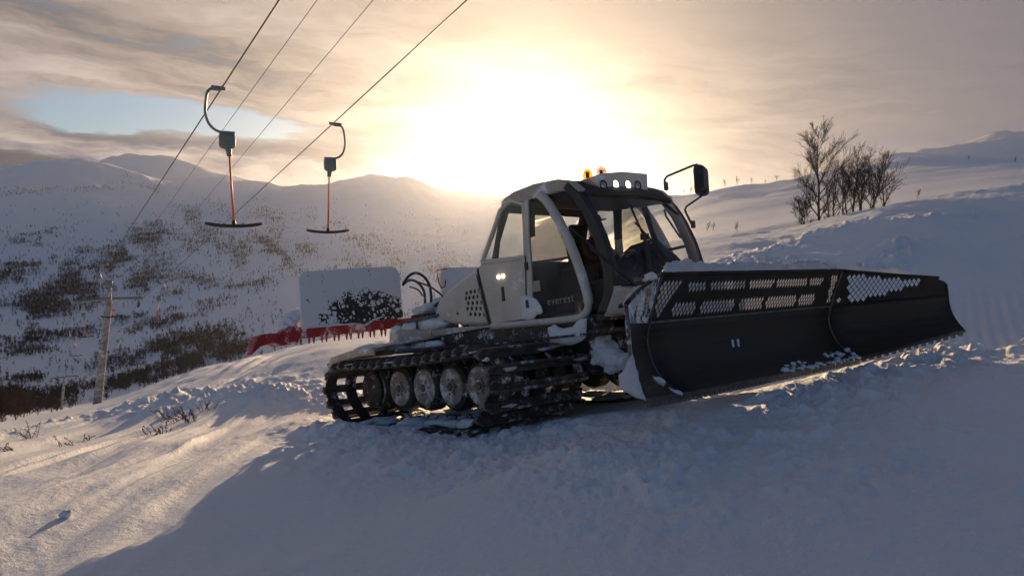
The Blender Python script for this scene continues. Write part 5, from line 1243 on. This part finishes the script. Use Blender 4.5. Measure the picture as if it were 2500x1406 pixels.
# ------------------------------------------------------------------ scrub woods across the valley
def scrub():
    rng = np.random.default_rng(11)
    E = [(300, 630, 150, 34, 33, 1.1), (120, 740, 170, 46, 30, 1.1), (280, 690, 120, 44, 20, 1.0), (30, 680, 80, 26, 8, .9), (180, 640, 90, 20, 15, .7), (560, 600, 140, 34, -8, .55), (650, 600, 95, 15, -42, 1.1), (655, 545, 55, 36, -30, .55), (735, 610, 40, 12, -25, 1.0), (480, 540, 50, 24, -30, .6), (545, 520, 60, 12, -35, .6), (880, 590, 60, 20, -10, .4), (790, 545, 50, 20, -20, .4),
         (400, 700, 110, 26, 5, .9), (480, 705, 60, 14, 10, .6), (610, 700, 80, 10, 8, .6), (620, 650, 70, 20, -12, .7), (110, 830, 130, 10, 8, .9), (60, 862, 70, 8, 4, .6), (400, 790, 110, 12, 14, .8), (430, 850, 170, 22, 14, 1.0), (520, 835, 110, 26, 12, .8), (420, 905, 190, 16, 17, 1.3), (300, 940, 90, 14, 10, 1.3), (560, 868, 90, 12, 17, 1.2), (30, 1000, 90, 34, 0, 1.5), (150, 965, 90, 12, 6, 1.1), (65, 930, 40, 8, 0, .7), (390, 770, 260, 5, 12, .7), (100, 600, 70, 8, 20, .5), (75, 585, 80, 5, 17, .9), (330, 450, 70, 6, -20, .5), (130, 470, 160, 6, 3, .4), (1000, 640, 120, 40, -10, .35), (900, 660, 80, 26, 0, .35)]
    N = 260000; u = rng.uniform(-150, 1250, N); v = rng.uniform(440, 1045, N); D = np.zeros(N)
    for cx_, cy_, rx, ry, an, wt in E:
        a = math.radians(an); dx, dy = u - cx_, -(v - cy_); X = dx * math.cos(a) + dy * math.sin(a); Y = -dx * math.sin(a) + dy * math.cos(a)
        D = np.maximum(D, wt * np.exp(-((X / rx) ** 2 + (Y / ry) ** 2) ** 1.5))
    n = fbm(u / 42, v / 22, 4, 301); n2 = fbm(u / 16, v / 9, 3, 311)
    D = D * np.clip((n - .345) * 6.0, 0, 1.4) + .16 * np.clip((n2 - .58) * 6, 0, 1) * sst(v, 480, 560) * (u < 1150)
    keep = rng.random(N) < D * .62
    u, v = u[keep], v[keep]
    # column-wise look-up of where that pixel meets the land beyond the near slope
    a_, b_ = (u - CX) / FPX, -(v - CY) / FPX; dy_ = math.cos(PD) + b_ * math.sin(PD); dz_ = -math.sin(PD) + b_ * math.cos(PD); hh = np.hypot(a_, dy_); te = dz_ / hh; az = np.arctan2(a_, dy_)
    rs = np.geomspace(70, 2300, 150); hit = np.zeros(len(u)); done = np.zeros(len(u), bool)
    for r in rs:
        below = (te * r < ground_z(np.sin(az) * r, np.cos(az) * r)) & ~done; hit[below] = r; done |= below
    u, v, r, az = u[done], v[done], hit[done], az[done]; ok = r > 170; r, az = r[ok], az[ok]
    r = r * rng.uniform(.99, 1.01, len(r)); x, y = np.sin(az) * r, np.cos(az) * r; z = ground_z(x, y)
    H = rng.uniform(2.2, 4.9, len(x)) * np.where(r < 330, 1.1, 1.0)
    # eight twig-bundle patterns, stamped
    pats = []
    for k in range(8):
        pv = []; rr_ = random.Random(k)
        pv.append(((-.02, 0, -.1), (.02, 0, -.1), (.0, 0, .9)))
        for i in range(10):
            a = rr_.uniform(0, 6.28); h = rr_.uniform(.08, .62); o = V((0, 0, h)); L = rr_.uniform(.22, .42) * (1.1 - h * .6); d = V((math.cos(a) * .75, math.sin(a) * .75, rr_.uniform(.5, 1.1))).normalized()
            s_ = d.cross(V((rr_.gauss(0, 1), rr_.gauss(0, 1), rr_.gauss(0, 1)))).normalized() * .030
            e = o + d * L; pv.append((tuple(o - s_ * .4), tuple(o + d * L * .55 + s_ * 1.6), tuple(e))); pv.append((tuple(o + s_ * .4), tuple(o + d * L * .6 - s_ * 1.7), tuple(e + s_ * 2)))
        pats.append(np.array(pv).reshape(-1, 3))
    V_ = []; 
    for k in range(8):
        idx = np.arange(len(x))[k::8]; P = pats[k]; an = rng.uniform(0, 6.28, len(idx)); c_, s_ = np.cos(an), np.sin(an); w = rng.uniform(.55, .95, len(idx)) * H[idx]
        px = (P[None, :, 0] * c_[:, None] - P[None, :, 1] * s_[:, None]) * w[:, None] + x[idx, None]; py = (P[None, :, 0] * s_[:, None] + P[None, :, 1] * c_[:, None]) * w[:, None] + y[idx, None]
        pz = P[None, :, 2] * H[idx, None] + z[idx, None] - .1
        V_.append(np.stack([px, py, pz], -1).reshape(-1, 3))
    co = np.concatenate(V_); nt = len(co) // 3; me = bpy.data.meshes.new('scrub_woods')
    me.vertices.add(len(co)); me.vertices.foreach_set('co', co.astype(np.float32).ravel()); me.loops.add(len(co)); me.loops.foreach_set('vertex_index', np.arange(len(co), dtype=np.int32))
    me.polygons.add(nt); me.polygons.foreach_set('loop_start', np.arange(nt, dtype=np.int32) * 3); me.update(calc_edges=True); me.materials.append(M['scrub'])
    o = bpy.data.objects.new('scrub_woods', me); C.objects.link(o); tag(o, 'dark birch scrub scattered in bands over the far snowy hillside', 'woods', kind='stuff')
scrub()

# ------------------------------------------------------------------ winter haze over the valley
def haze():
    x0, x1, y0, y1, z0, z1 = -7400, 7400, -7400, 7400, -212, 285
    hz = MB().box(((x0 + x1) / 2, (y0 + y1) / 2, (z0 + z1) / 2), (x1 - x0, y1 - y0, z1 - z0))
    m = bpy.data.materials.new('haze'); m.use_nodes = True; t = NT(m.node_tree); t.n.clear()
    pv = t.node('ShaderNodeVolumePrincipled'); pv.inputs['Color'].default_value = (.90, .92, 1.0, 1); pv.inputs['Density'].default_value = 0.6e-4; pv.inputs['Anisotropy'].default_value = .80
    o_ = t.node('ShaderNodeOutputMaterial'); t.l.new(pv.outputs[0], o_.inputs['Volume'])
    me = hz.mesh('haze'); me.materials.append(m); o = bpy.data.objects.new('haze', me); C.objects.link(o); tag(o, 'thin frosty haze filling the valley', 'haze', kind='stuff')
haze()
